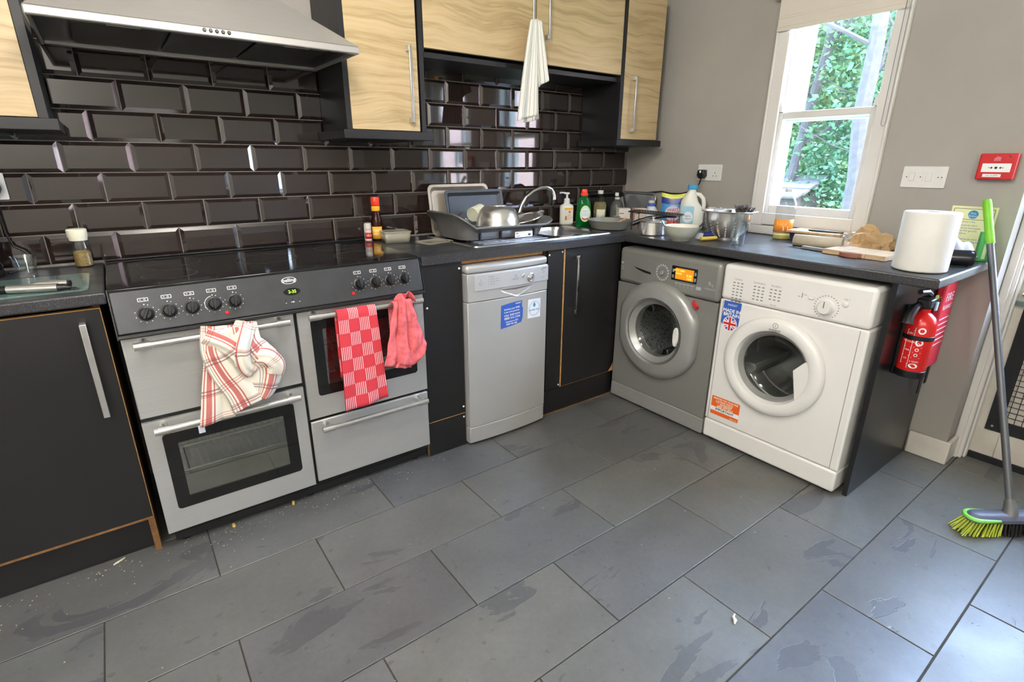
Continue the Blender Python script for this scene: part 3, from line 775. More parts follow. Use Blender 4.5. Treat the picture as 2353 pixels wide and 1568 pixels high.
# ================================================================== range cooker
ck = thing('range_cooker', 'wide silver range cooker with black hob and four fronts', 'cooker', (.546, -.3, 0))
g = G(); g.box(.054, .0555, -.57, -.03, .05, .89); g.box(1.0365, 1.038, -.57, -.03, .05, .89); g.box(.0555, 1.0365, -.031, -.03, .05, .89); g.box(.0555, 1.0365, -.57, -.031, .05, .06); g.box(.0555, 1.0365, -.57, -.031, .775, .895)
g.box(.543, .551, -.585, -.031, .06, .775); g.box(.0555, .543, -.585, -.031, .486, .499); g.box(.551, 1.0365, -.585, -.031, .337, .347)
g.build('body', 'oven_dark', ck)
hb = bx('hob', 'hob_glass', .050, 1.041, -.583, -.012, .893, .9085, ck, bev=.003)
bx('hob_back_trim', 'black_satin', .050, 1.041, -.03, -.0115, .9087, .916, hb, bev=.002)
for (x, y, r) in ((.22, -.42, .08), (.24, -.17, .1), (.545, -.29, .11), (.84, -.17, .08), (.86, -.42, .095)):
    G().ring(x, y, r-.002, r, .9086, .9088, 40).build('cooking_zone', 'hob_ring', hb)
FC = Frame((0, -.615, .779), (1, 0, 0), (0, .034, .127))
fs = G(FC).box(.052, 1.039, 0, .131, -.03, 0).build('control_fascia', 'fascia_grey', ck, bev=.004)
G(FC).box(.049, 1.042, -.014, -.0005, -.035, .002).build('fascia_trim', 'black_satin', ck, bev=.003)
for a in ((.0485, .0515), (1.0395, 1.0425)): G(FC).box(a[0], a[1], -.014, .133, -.035, .001).build('fascia_cheek', 'black_satin', ck)
KV = .053
def knob(u, v, ang):
    k = G(FC).lathe([(0, .001), (.0215, .001), (.0215, .004), (.0165, .006), (.0155, .02), (.0135, .0235), (0, .024)], 20, (u, v, 0)).build('knob', 'black_plastic', fs)
    c, s = math.cos(ang), math.sin(ang); F2 = Frame(FC((u, v, 0)), FC.U*c+FC.V*s, -FC.U*s+FC.V*c)
    G(F2).box(-.0042, .0042, -.0175, .0175, .018, .029).build('grip', 'black_satin', k, bev=.002)
    G(F2).box(-.0014, .0014, -.016, .017, .0291, .0296).build('groove', 'print_black', k)
    m = G(FC)
    for j in range(9):
        t = math.radians(90-j*33-20); m.disc(u+.0265*math.cos(t), v+.0265*math.sin(t), .0014, .0002, .0006, 6)
    m.disc(u, v+.0275, .0018, .0002, .0006, 8)
    if abs(u-.31) < .01: m.lathe([(.0245, .0002), (.026, .0002), (.026, .0006), (.0245, .0006)], 14, (u, v, 0), a0=math.radians(100), a1=math.radians(220))
    m.build('dial_marks', 'print_white', fs, smooth=0)
    q = G(FC); P0 = rrect(u-.0135, u+.0135, v+.0365, v+.0475, .002); q.poly(P0, .0002, .0005); q.build('symbol_box', 'print_white', fs, smooth=0)
    q = G(FC); q.poly(rrect(u-.0118, u+.0118, v+.0380, v+.0460, .0015), .0005, .0007); q.build('symbol_field', 'fascia_grey', fs, smooth=0)
    q = G(FC); q.ring(u+.0042, v+.042, .0018, .0028, .0007, .0009, 10); q.box(u-.009, u-.004, v+.0405, v+.0412, .0007, .0009); q.box(u-.009, u-.004, v+.043, v+.0437, .0007, .0009); q.build('symbol', 'print_white', fs, smooth=0)
for k, u in enumerate((.13, .189, .249, .31, .369)): knob(u, KV+.001*k, [-.45, -.08, -.1, -.05, -.05][k])
for k, u in enumerate((.784, .845, .904, .963)): knob(u, KV+.004, -.03)
for (u, v) in ((.341, .022), (.757, .026)): G(FC).lathe([(.0065, .0002), (.0055, .003), (0, .004)], 14, (u, v, 0)).build('indicator_lamp', 'red_plastic', fs)
lg = G(FC).poly(oval(.545, .1, .0245, .0118), .0003, .0012).build('maker_badge', 'print_white', fs)
G(FC).poly(oval(.545, .1, .0226, .0102), .0012, .0014).build('badge_field', 'fascia_grey', lg, smooth=0)
text(G(FC), 'belling', .545, .1005, .0165, .0015, bold=.0003).build('lettering', 'print_white', lg, smooth=0, fix=False)
ckl = G(FC).poly(oval(.548, .0615, .0275, .0128), .0003, .0012).build('clock_window', 'black_glass', fs)
text(G(FC), '2-35', .549, .0612, .0145, .0014, bold=.0003).build('clock_digits', 'led_green', ckl, smooth=0, fix=False)
for k, u in enumerate((.523, .545, .567)):
    G(FC).disc(u, .0345, .0023, .0002, .0012, 10).build('clock_button', 'print_black', fs)
g = G(FC); g.box(.5215, .5245, .024, .0265, .0002, .0005); g.box(.539, .545, .0255, .0275, .0002, .0005); g.ring(.5475, .0265, .001, .0025, .0002, .0005, 10); g.box(.5655, .5685, .024, .0265, .0002, .0005); g.build('clock_symbols', 'print_white', fs, smooth=0)
def oven_handle(x0, x1, z, d):
    g = G(); y = -.645
    g.cyl((x0, y, z), (x1, y, z), .0105, n=14)
    for a, b in ((x0-.002, x0+.04), (x1-.04, x1+.002)): g.cyl((a, y, z), (b, y, z), .0125, n=14)
    for x in (x0+.024, x1-.024): g.cyl((x, y, z), (x, -.6, z), .009, .012, n=10)
    g.build('handle', 'chrome_dull', d)
def front(x0, x1, z0, z1, hz, win=None, name='oven_door'):
    if not win:
        d = bx(name, 'steel_door', x0, x1, -.6, -.586, z0, z1, ck, bev=.003)
    else:
        a, b, c, e = win
        g = G(); g.box(x0, a, -.6, -.586, z0, z1); g.box(b, x1, -.6, -.586, z0, z1); g.box(a, b, -.6, -.586, z0, c); g.box(a, b, -.6, -.586, e, z1)
        d = g.build(name, 'steel_door', ck)
        g = G(FB(-.6)); m = .036
        P, Q = rrect(a-.003, b+.003, c-.003, e+.003, .012), rrect(a+m, b-m, c+m, e-m, .004)
        A = [g.a((p[0], p[1], .0012)) for p in P]; B = [g.a((p[0], p[1], .0012)) for p in Q]
        for j in range(len(A)): k = (j+1) % len(A); g.face((A[j], A[k], B[k], B[j]))
        g.build('glass_border', 'black_glass', d, smooth=0)
        bx('oven_window', 'oven_glass', a+m-.002, b-m+.002, -.5985, -.5965, c+m-.002, e-m+.002, d)
        g = G(); ca, cb, cc, ce = a-.02, b+.02, c-.03, e+.02
        g.box(ca, cb, -.12, -.11, cc, ce); g.box(ca-.008, ca, -.58, -.11, cc, ce); g.box(cb, cb+.008, -.58, -.11, cc, ce); g.box(ca, cb, -.58, -.11, cc-.008, cc); g.box(ca, cb, -.58, -.11, ce, ce+.008)
        g.build('oven_cavity', 'oven_cavity', ck)
        for zz in ((c+.10*1, c+.19) if x0 < .3 else (c+.06, c+.17)):
            r = G(); r.tube([(ca+.004, -.54, zz), (cb-.004, -.54, zz)], .0028, 6); r.tube([(ca+.004, -.16, zz), (cb-.004, -.16, zz)], .0028, 6)
            for j in range(18): xx = ca+.02+j*(cb-ca-.04)/17; r.tube([(xx, -.54, zz+.002), (xx, -.16, zz+.002)], .0013, 4)
            r.build('oven_rack', 'wire_chrome', ck)
    oven_handle(x0+.03, x1-.026, hz, d)
front(.054, .5415, .5, .7645, .746, name='grill_door')
front(.054, .5415, .074, .485, .467, (.1, .4975, .157, .430))
front(.5525, 1.0385, .348, .7655, .748, (.597, .9945, .437, .7255))
front(.5525, 1.0385, .080, .3355, .316, name='storage_drawer')
bx('kick_panel', 'black_satin', .07, 1.03, -.572, -.56, .022, .0495, ck)
for x in (.1, .53, .99):
    for y in (-.53, -.08): G().lathe([(.018, 0), (.018, .008), (.008, .012), (.008, .05), (0, .05)], 12, (x, y, 0)).build('foot', 'rubber', ck)

# ================================================================== slim dishwasher
dw = thing('dishwasher', 'slim silver dishwasher between two black panels', 'dishwasher', (1.465, -.3, 0))
dx0, dx1 = 1.2435, 1.6895
def bow(x0, x1, yb, yf, sag=.012, n=10, r=.012):
    P = [(x1, yb), (x0, yb), (x0, yf+r)]
    for k in range(n+1):
        t = k/n; P.append((x0+.003+(x1-x0-.006)*t, yf-sag*(1-(2*t-1)**2)))
    P.append((x1, yf+r)); return P
bx('body', 'silver_paint', dx0+.004, dx1-.004, -.56, -.03, .02, .82, dw)
def slab(nm, z0, z1, yf, m='silver_paint', x0=dx0, x1=dx1, yb=-.562, bev=.003, par_=dw, sag=.012): return G().poly(bow(x0, x1, yb, yf, sag), z0, z1).build(nm, m, par_, bev=bev)
slab('plinth', .012, .092, -.602, bev=.004); dd = slab('door', .094, .689, -.604); cp = slab('control_panel', .691, .812, -.606)
slab('top_cover', .8135, .8475, -.603, yb=-.03, bev=.011)
def BYW(x, yf): return yf-.012*(1-(2*(x-dx0-.003)/(dx1-dx0-.006)-1)**2)
xs = [1.277+.411*k/10 for k in range(11)]
fa = G().poly([(x, BYW(x, -.606)-.0035) for x in xs]+[(x, BYW(x, -.606)+.004) for x in xs[::-1]], .738, .807).build('fascia', 'silver_light', cp, bev=.0015)
FDt = lambda p: (p[0], BYW(p[0], -.606)-.0037-p[2], p[1])
G(FDt).lathe([(.021, 0), (.021, .003), (.017, .005), (.015, .004), (.011, .004), (.0105, .012), (.009, .0135), (0, .0135)], 24, (1.574, .7655, 0)).build('programme_dial', 'dial_silver', fa)
G(FDt).disc(1.574, .7655, .0035, .0135, .0145, 12).build('dial_spot', 'print_black', fa)
G(FDt).lathe([(.0085, 0), (.0085, .003), (.006, .005), (0, .005)], 16, (1.531, .779, 0)).build('power_button', 'dial_silver', fa)
g = G(FDt); g.ring(1.489, .7825, .0058, .007, 0, .0004, 18); g.box(1.4883, 1.4897, .7795, .785, 0, .0004); text(g, 'INDESIT', 1.489, .7685, .0105, .0003)
for k, s in enumerate(('Prewash', '1  70 min  Soak', '2  40 min  65 min', '3  30 min')): text(g, s, 1.345, .794-k*.0105, .0085, .0003, ax='LEFT')
g.ring(1.307, .768, .006, .0072, 0, .0004, 14); text(g, 'Y', 1.307, .783, .011, .0003)
for k, (a, b) in enumerate(((1.642, .79), (1.65, .794), (1.658, .794), (1.666, .794))): g.box(a, a+.005, b, b+.006, 0, .0004)
for k in range(3): text(g, ('I', 'II', 'III')[k], 1.634+k*.011, .7555, .0075, .0003)
g.ring(1.6555, .782, .005, .0062, 0, .0004, 14); g.build('fascia_print', 'print_grey', fa, smooth=0, fix=False)
g = G(lambda p: (p[0], BYW(p[0], -.606)-.0005-p[2], p[1])); n = 14                                              # scooped hand grip, its highlight put in as brighter silver
A = [g.a((1.395+.205*k/n, .731-.001*math.sin(PI*k/n), .0032)) for k in range(n+1)]
B = [g.a((1.395+.205*k/n, .731-.044*max(0, 1-abs(2*k/n-1))**.8*1.0, .0012)) for k in range(n+1)]
Cc = [g.a((1.395+.205*k/n, .731-.022*(1-abs(2*k/n-1)), -.006*math.sin(PI*k/n)+.0012)) for k in range(n+1)]
for k in range(n): g.face((A[k], A[k+1], Cc[k+1], Cc[k])); g.face((Cc[k], Cc[k+1], B[k+1], B[k]))
g.build('hand_grip', 'dial_silver', cp)
FS = lambda p: (p[0], BYW(p[0], -.604)-p[2], p[1])
st = G(FS).poly([(1.413, .655), (1.45, .66), (1.5, .664), (1.53, .664), (1.53, .635), (1.536, .628), (1.534, .585), (1.526, .562), (1.47, .553), (1.41, .547)], .0005, .0009).build('service_sticker', 'sticker_blue', dd, smooth=0)
g = G(FS)
for s, u, v, z in (('INDESIT', 1.508, .655, .009), ('Activate your FREE', 1.472, .635, .0112), ('5 year parts guarantee', 1.472, .622, .0095), ('CALL FREE NOW', 1.474, .606, .0118), ('0800 316 2104', 1.474, .592, .0148), ('Customers in ROI', 1.472, .576, .0095), ('1800 946 368', 1.47, .564, .0112)): text(g, s, u, v, z, .0011, rot=.035, bold=.00025)
g.build('lettering', 'print_white', st, smooth=0, fix=False)
st = G(FS).poly([(1.566, .66), (1.6445, .657), (1.6435, .567), (1.564, .57)], .0005, .0009).build('water_sticker', 'sticker_white', dd, smooth=0)
g = G(FS); g.ring(1.605, .613, .0335, .0348, .0011, .0013, 30); g.poly([(1.605, .645), (1.612, .632), (1.6125, .625), (1.605, .62), (1.5975, .625), (1.598, .632)], .0011, .0013); text(g, 'WATER WISE', 1.605, .606, .0105, .0012, bold=.0002); g.ring(1.605, .613, .029, .0295, .0011, .0013, 30)
g.build('sticker_print', 'print_cyan', st, smooth=0, fix=False)
for x in (dx0+.03, dx1-.03):
    for y in (-.52, -.08): G().lathe([(.015, 0), (.015, .02), (0, .02)], 10, (x, y, 0)).build('foot', 'rubber', dw)

# ================================================================== washing machine and dryer
def body_with_hole(g, u0, u1, v0, v1, cu, cv, r, nf, nb, n=48):
    """front plate with a round hole, closed sides and back"""
    an = sorted(set([2*PI*k/n for k in range(n)]+[math.atan2(v-cv, u-cu) % (2*PI) for u in (u0, u1) for v in (v0, v1)]))
    C, R, B = [], [], []
    for t in an:
        c, s = math.cos(t), math.sin(t)
        k = min([(u1-cu)/c if c > 1e-9 else 1e9, (u0-cu)/c if c < -1e-9 else 1e9, (v1-cv)/s if s > 1e-9 else 1e9, (v0-cv)/s if s < -1e-9 else 1e9])
        C.append(g.a((cu+r*c, cv+r*s, nf))); R.append(g.a((cu+k*c, cv+k*s, nf))); B.append(g.a((cu+k*c, cv+k*s, nb)))
    N = len(an)
    for j in range(N):
        k = (j+1) % N; g.face((C[j], C[k], R[k], R[j])); g.face((R[j], R[k], B[k], B[j]))
    g.face(B[::-1]); return g
def shape_ring(g, cu, cv, rows, n=56):
    """rows of (radius function of angle, height)"""
    R = []
    for rf, h in rows:
        R.append([g.a((cu+rf(2*PI*j/n)*math.cos(2*PI*j/n), cv+rf(2*PI*j/n)*math.sin(2*PI*j/n), h)) for j in range(n)])
    for k in range(len(R)-1):
        for j in range(n): j2 = (j+1) % n; g.face((R[k][j], R[k][j2], R[k+1][j2], R[k+1][j]))
    return g
con = lambda r: (lambda t: r)
wa = thing('washing_machine', 'grey front-loading washing machine with orange display', 'washing machine', (2.5, -.885, 0))
T = FR(2.2); cu, cv = .872, .462
g = G(T); body_with_hole(g, .589, 1.1815, .094, .664, cu, cv, .165, 0, -.56); wb_ = g.build('body', 'grey_enamel', wa, bev=.006)
G(T).poly(rrect(.589, 1.1815, .014, .092, .006), -.55, .004).build('plinth', 'grey_enamel_light', wa, bev=.004)
pan = G(T).box(.589, 1.1815, .6655, .846, -.56, .006).build('control_panel', 'grey_enamel', wa, bev=.022, seg=4)
dwr = G(T).poly([(.628, .686), (.815, .676), (.835, .79), (.628, .8)], .0055, .009).build('detergent_drawer', 'grey_enamel', pan, bev=.002)
G(T).poly([(.69, .7595), (.74, .752), (.8, .7445), (.803, .734), (.76, .737), (.715, .748)], .0088, .0094).build('drawer_grip', 'black_plastic', dwr, smooth=0)
g = G(T); g.disc(.868, .755, .012, .006, .016, 18); dl = g.build('programme_knob', 'grey_enamel_light', pan, bev=.002)
g = G(T)
for k in range(16):
    t = 2*PI*k/16; g.lathe([(0, .0063), (.0055, .0063), (0, .0066)], 6, (.868+.034*math.cos(t), .755+.036*math.sin(t), 0))
text(g, '9', 1.128, .745, .028, .0064); text(g, 'kg', 1.143, .742, .014, .0064); text(g, 'AQUALTIS', 1.133, .722, .011, .0064)
for k in range(5): g.box(.945+k*.022, .962+k*.022, .7175, .7212, .0062, .0066); text(g, 'ABCDE'[k], .953+k*.022, .708, .009, .0064)
g.ring(.612, .74, .008, .0095, .0062, .0066, 14); g.box(.606, .618, .762, .772, .0062, .0066); g.box(1.063, 1.088, .707, .722, .0062, .0064)
g.build('panel_print', 'silver_light', pan, smooth=0, fix=False)
ds = G(T).poly(rrect(.922, 1.062, .731, .8, .004), .006, .0078).build('display', 'black_glass', pan, smooth=0)
G(T).poly(rrect(.943, 1.045, .7385, .7925, .002), .0079, .0081).build('display_screen', 'bulb_orange_dim', ds, smooth=0)
G(T).poly(rrect(.944, 1.044, .7395, .7915, .002), .0082, .0083).build('display_glow', 'lcd_orange', ds, smooth=0)
g = G(T); text(g, 'ECO 2800', .966, .78, .0135, .0085); text(g, 'WASH', .963, .766, .0125, .0085); text(g, '0:30', 1.02, .762, .017, .0085); text(g, '1600', 1.022, .748, .013, .0085); g.build('display_text', 'lcd_amber_text', ds, smooth=0, fix=False)
for u in (.932, 1.053):
    for v in (.745, .772): G(T).box(u-.005, u+.005, v-.003, v+.012, .0078, .0088).build('display_key', 'grey_enamel_light', ds)
def clipr(R, hw, tilt=0): 
    def f(t):
        c = abs(math.cos(t)); r = R
        return min(r, hw/c) if c > 1e-6 else r
    return f
g = G(T); shape_ring(g, cu, cv, [(clipr(.247, .232), .002), (clipr(.247, .232), .022), (clipr(.238, .224), .036), (clipr(.215, .205), .046), (con(.172), .05), (con(.165), .046), (con(.152), .03), (con(.135), .016), (con(.133), -.02)])
wd = g.build('door', 'grey_enamel_light', wa)
shape_ring(G(T), cu, cv, [(con(.168), .0505), (con(.158), .047), (con(.157), .042)]).build('door_trim_ring', 'chrome_dull', wd)
G(T).lathe([(.150, .026), (.135, .012), (.11, -.012), (.07, -.03), (0, -.036)], 36, (cu, cv, 0)).build('porthole', 'porthole_glass', wd)
G(T).poly([(1.0, .515), (1.012, .515), (1.022, .49), (1.022, .45), (1.012, .42), (1.0, .42), (.992, .44), (.99, .47), (.992, .5)], .034, .046).build('door_grip', 'white_plastic', wd, bev=.004)  # white plate stands in for the bright reflection in the handle gap
G(T).poly([(1.06, .655), (1.085, .632), (1.085, .618), (1.06, .64)], .002, .02).build('latch_mark', 'red_plastic', wd, smooth=0)
G(T).lathe([(.163, -.002), (.163, -.03), (.15, -.05), (.19, -.06), (.2, -.36), (.19, -.38), (.04, -.39), (0, -.36)], 40, (cu, cv, 0)).build('drum', 'drum_steel', wa)
for k in range(3):
    t = .5+k*2*PI/3; F2 = Frame(T((cu, cv, -.2)), T.U*math.cos(t)+T.V*math.sin(t), -T.U*math.sin(t)+T.V*math.cos(t))
    G(F2).poly([(.195, -.04), (.12, -.012), (.12, .012), (.195, .04)], -.14, .12).build('drum_paddle', 'steel_dark', wa, bev=.006)
for u in (.62, 1.15):
    for n in (-.04, -.5): G(Frame(T((u, 0, n)), (1, 0, 0), (0, 1, 0))).lathe([(.02, 0), (.02, .0145), (0, .0145)], 10).build('foot', 'rubber', wa)

dy = thing('tumble_dryer', 'white tumble dryer with round porthole door at the worktop end', 'tumble dryer', (2.5, -1.485, 0))
cu, cv = 1.462, .452
g = G(T); body_with_hole(g, 1.187, 1.7825, .1085, .692, cu, cv, .165, 0, -.56); g.build('body', 'white_enamel', dy, bev=.01, seg=3)
G(T).box(1.187, 1.7825, .014, .107, -.55, .001).build('plinth', 'white_enamel', dy, bev=.01, seg=3)
pan = G(T).box(1.187, 1.7825, .6935, .8475, -.57, .004).build('control_panel', 'white_enamel', dy, bev=.016, seg=4)
G(T).lathe([(.03, .004), (.03, .007), (.026, .01), (.025, .026), (.022, .03), (0, .03)], 28, (1.625, .748, 0)).build('timer_knob', 'white_plastic', pan)
G(T).box(1.6235, 1.6265, .748, .772, .0295, .0312).build('knob_pointer', 'print_grey', pan)
G(T).poly(oval(1.567, .773, .012, .008, 18), .003, .009).build('start_button', 'white_plastic', pan, bev=.002)
G(T).lathe([(.0105, .003), (.0105, .008), (.008, .0095), (0, .0095)], 18, (1.688, .772, 0)).build('heat_button', 'white_plastic', pan)
g = G(T)
for k in range(22):
    t = math.radians(-50+k*14); a, b = 1.625+.043*math.cos(t), .748+.043*math.sin(t); g.box(a-.0026, a+.0026, b-.0014, b+.0014, .0042, .0045)
for c0, u, rows in (('Cotton', 1.262, 7), ('Synthetics', 1.355, 5), ('Acrylics', 1.425, 4)):
    text(g, c0, u, .79, .0125, .0044)
    for r in range(rows):
        for q in range(3): g.box(u-.022+q*.018, u-.012+q*.018, .772-r*.0135, .7765-r*.0135, .0042, .0045)
text(g, '7 kg', 1.262, .70, .0125, .0044); text(g, '30 min', 1.425, .712, .009, .0044); text(g, 'high 2', 1.69, .79, .0085, .0044); g.box(1.53, 1.533, .765, .785, .0042, .0045); g.box(1.538, 1.548, .778, .78, .0042, .0045); g.box(1.515, 1.525, .768, .77, .0042, .0045)
g.build('panel_print', 'print_grey', pan, smooth=0, fix=False)
g = G(T); shape_ring(g, cu, cv, [(con(.212), .001), (con(.212), .014), (con(.205), .024), (con(.19), .03), (con(.17), .03), (con(.158), .024), (con(.15), .006), (con(.149), -.015)])
dd = g.build('door', 'white_enamel', dy)
shape_ring(G(T), cu, cv, [(con(.1495), .006), (con(.142), .004), (con(.132), -.012)]).build('door_trim_ring', 'grey_enamel_light', dd)
G(T).lathe([(.134, -.01), (.12, -.03), (.08, -.045), (0, -.05)], 36, (cu, cv, 0)).build('porthole', 'porthole_glass', dd)
P = [(1.594, .517), (1.556, .472), (1.582, .349)]
a0 = math.atan2(.349-cv, 1.582-cu); a1 = math.atan2(.517-cv, 1.594-cu)
for k in range(9): t = a0+(a1-a0)*k/8; P.append((cu+.162*math.cos(t), cv+.162*math.sin(t)))
G(T).poly(P, .008, .0225).build('door_grip', 'white_enamel', dd, bev=.004)
g = G(T); g.ring(1.462, .6375, .0095, .0115, .0302, .0306, 22); g.box(1.461, 1.463, .632, .643, .0302, .0306); text(g, 'INDESIT', 1.462, .6165, .0135, .0304, bold=.0003); g.build('maker_mark', 'print_grey', dd, smooth=0, fix=False)
G(T).lathe([(.163, -.002), (.163, -.03), (.15, -.05), (.2, -.06), (.2, -.14), (.195, -.145), (.2, -.15), (.2, -.24), (.195, -.245), (.2, -.25), (.2, -.4), (0, -.42)], 40, (cu, cv, 0)).build('drum', 'drum_grey', dy)
for k in range(3):
    t = -.6+k*2*PI/3; F2 = Frame(T((cu, cv, -.22)), T.U*math.cos(t)+T.V*math.sin(t), -T.U*math.sin(t)+T.V*math.cos(t))
    G(F2).poly([(.198, -.05), (.12, -.01), (.12, .01), (.198, .05)], -.16, .14).build('drum_paddle', 'grey_enamel', dy, bev=.006)
for a_ in (1.203, 1.752): G(T).box(a_, a_+.0022, .115, .686, -.0005, .0004).build('panel_groove', 'print_grey', dy)
st = G(T).poly([(1.209, .688), (1.291, .688), (1.288, .585), (1.272, .572), (1.222, .572), (1.205, .588)], .0006, .001).build('origin_sticker', 'sticker_blue', dy, smooth=0)
g = G(T); text(g, 'INDESIT', 1.25, .672, .0125, .0012); text(g, 'MADE IN', 1.25, .646, .0205, .0012, bold=.0006); text(g, 'BRITAIN', 1.25, .628, .0205, .0012, bold=.0006); g.disc(1.248, .588, .0335, .001, .0013, 30); g.build('lettering', 'print_white', st, smooth=0, fix=False)
fc = (1.248, .588, .0305)
G(T).disc(fc[0], fc[1], fc[2], .0013, .0015, 30).build('flag_blue', 'print_blue', st, smooth=0)
def cband(g, ang, w, n, off=0):
    r = fc[2]; h = math.sqrt(r*r-w*w); c, s = math.cos(ang), math.sin(ang)
    g.sheet([(fc[0]+a*c-b*s, fc[1]+a*s+b*c) for a, b in ((-h, -w+off), (h, -w+off), (h, w+off), (-h, w+off))], n)
g = G(T); cband(g, .6, .0062, .0017); cband(g, -.6, .0062, .00171); cband(g, 0, .0088, .00175); cband(g, PI/2, .0088, .00176); g.build('flag_white', 'print_white', st, smooth=0, fix=False)
g = G(T); cband(g, .6, .002, .00173); cband(g, -.6, .002, .00174); cband(g, 0, .005, .0019); cband(g, PI/2, .005, .00191); g.build('flag_red', 'print_red', st, smooth=0, fix=False)
st = G(T).poly(rrect(1.214, 1.354, .142, .233, .005), .0006, .001).build('guarantee_sticker', 'sticker_orange', dy, smooth=0)
G(T).box(1.214, 1.354, .161, .181, .001, .0012).build('sticker_band', 'print_white', st)
g = G(T)
for s, u, v, z in (('REGISTER FOR YOUR FREE', 1.284, .2235, .0105), ('10', 1.243, .2075, .021), ('YEAR PARTS', 1.288, .2115, .0125), ('GUARANTEE', 1.288, .2015, .0105), ('CALL FREE NOW', 1.284, .1945, .0075), ('0800 457 0412', 1.284, .1865, .0135), ('indesit.co.uk', 1.33, .1485, .007)): text(g, s, u, v, z, .0012, bold=.0003)
g.build('lettering', 'label_cream', st, smooth=0, fix=False)['kind'] = 'stuff'
text(G(T), 'IMPORTANT', 1.284, .171, .0165, .0014, bold=.0005).build('lettering', 'print_dark', st, smooth=0, fix=False)
for u in (1.22, 1.75):
    for n in (-.04, -.5): G(Frame(T((u, 0, n)), (1, 0, 0), (0, 1, 0))).lathe([(.02, 0), (.02, .0145), (0, .0145)], 10).build('foot', 'rubber', dy)
# ================================================================== sink and tap
sk = thing('sink', 'stainless steel inset sink with drainer under the dish rack', 'sink', (1.77, -.29, ZT))
g = G(); zt = ZT+.004
P = rrect(1.338, 2.205, -.525, -.062, .03); Q = rrect(SX0+.004, SX1-.004, SY0+.004, SY1-.004, .055)
def loft(g, rings, close_last=True):
    R = [[g.a(p) for p in r] for r in rings]; n = len(R[0])
    for k in range(len(R)-1):
        for j in range(n): j2 = (j+1) % n; g.face((R[k][j], R[k][j2], R[k+1][j2], R[k+1][j]))
    if close_last: g.face(R[-1])
    return g
lift = lambda P, z: [(p[0], p[1], z) for p in P]
def inset(P, d):
    cx = sum(p[0] for p in P)/len(P); cy = sum(p[1] for p in P)/len(P)
    hx = max(p[0] for p in P)-cx; hy = max(p[1] for p in P)-cy
    return [(cx+(p[0]-cx)*(1-d/hx), cy+(p[1]-cy)*(1-d/hy)) for p in P]
loft(g, [lift(P, ZT+.0006), lift(inset(P, .003), zt+.003), lift(inset(P, .012), zt+.003), lift(inset(P, .016), zt), lift(inset(Q, -.006), zt), lift(Q, zt-.002)], False); g.build('drainer_top', 'steel_sink', sk)
g = G(); loft(g, [lift(Q, zt-.002), lift(inset(Q, .006), zt-.02), lift(inset(Q, .012), zt-.13), lift(inset(Q, .03), zt-.15), lift(inset(Q, .12), zt-.153)]); g.build('bowl', 'steel_sink', sk)
g = G()
for k in range(9): g.box(1.42, 1.8, -.47+k*.042, -.462+k*.042, zt, zt+.0025)
g.build('drainer_ridges', 'steel_sink', sk, bev=.001)
tp = thing('kitchen_tap', 'chrome swan-neck mixer tap behind the dish rack', 'tap', (1.905, -.088, zt))
G().lathe([(.026, 0), (.026, .006), (.02, .012), (.018, .05), (.014, .06), (0, .062)], 20, (1.905, -.088, zt+.0003)).build('tap_body', 'chrome', tp)
pth = []
A_, B_ = Vector((1.905, -.088, zt+.05)), Vector((2.118, -.136, 1.062))
for k in range(21):
    t = k/20; a = PI*(1-t)*.94+.05
    pth.append((A_.x+(B_.x-A_.x)*(.5-.5*math.cos(PI*t*.97)) , A_.y+(B_.y-A_.y)*t, 0))
ctl = [(1.905, .955), (1.908, .985), (1.922, 1.03), (1.95, 1.075), (1.99, 1.106), (2.035, 1.124), (2.07, 1.128), (2.098, 1.118), (2.113, 1.098), (2.118, 1.075), (2.118, 1.06)]
G().tube([(x, -.088-.05*(x-1.905)/.213, z) for x, z in ctl], [.013]*8+[.0135, .0145, .015], 14).build('spout', 'chrome', tp)
G().tube([(1.885, -.088, zt+.05), (1.86, -.1, zt+.062), (1.835, -.115, zt+.065)], [.007, .006, .005], 10).build('lever', 'chrome', tp)

# ================================================================== things by the sink
def tray(name, label, m, x0, x1, h, ybot, ytop, depth, r=.025, z=ZT+.001):
    """baking tray stood on its long edge, leaning back; open side to the room"""
    t = thing(name, label, 'baking tray', ((x0+x1)/2, ybot, z))
    V = Vector((0, ytop-ybot, h)); T = Frame((x0, ybot, z), (1, 0, 0), V); W_, H_ = x1-x0, V.length
    g = G(T); o = rrect(0, W_, 0, H_, r)
    loft(g, [lift(inset(o, 0), depth-.001), lift(inset(o, 0), depth+.001), lift(inset(o, .011), depth+.001), lift(inset(o, .015), depth-.004), lift(inset(o, .026), .002)]); g.build('pan', m, t, solid=.0012)
    g = G(T); pts = [(p[0], p[1], depth) for p in inset(o, .001)]; g.tube(pts+[pts[0]], .0028, 6, caps=False); g.build('rolled_rim', m, t)
    return t
tray('baking_tray', 'pale champagne baking tray leaning on the tiles behind the dish rack', 'tray_champagne', 1.368, 1.722, .243, -.075, -.036, .02)
tray('baking_tray', 'dark grey baking tray in front of the pale one', 'tray_dark', 1.452, 1.798, .214, -.104, -.06, .018, r=.012)
tray('roasting_tin', 'black roasting tin with steel rim leaning in the corner behind the bottles', 'tray_black', 2.46, 2.79, .17, -.075, -.03, .02)
t = thing('baking_tray', 'shiny grey tray leaning on the right wall beside the corner', 'baking tray', (2.8, -.17, ZT))
T = Frame((2.79, -.018, ZT+.001), (0, -1, 0), (.038, 0, .175)); g = G(T); o = rrect(0, .285, 0, .18, .035)
loft(g, [lift(o, .016), lift(inset(o, .01), .016), lift(inset(o, .016), .002)]); g.build('pan', 'tray_grey', t, solid=.0012)

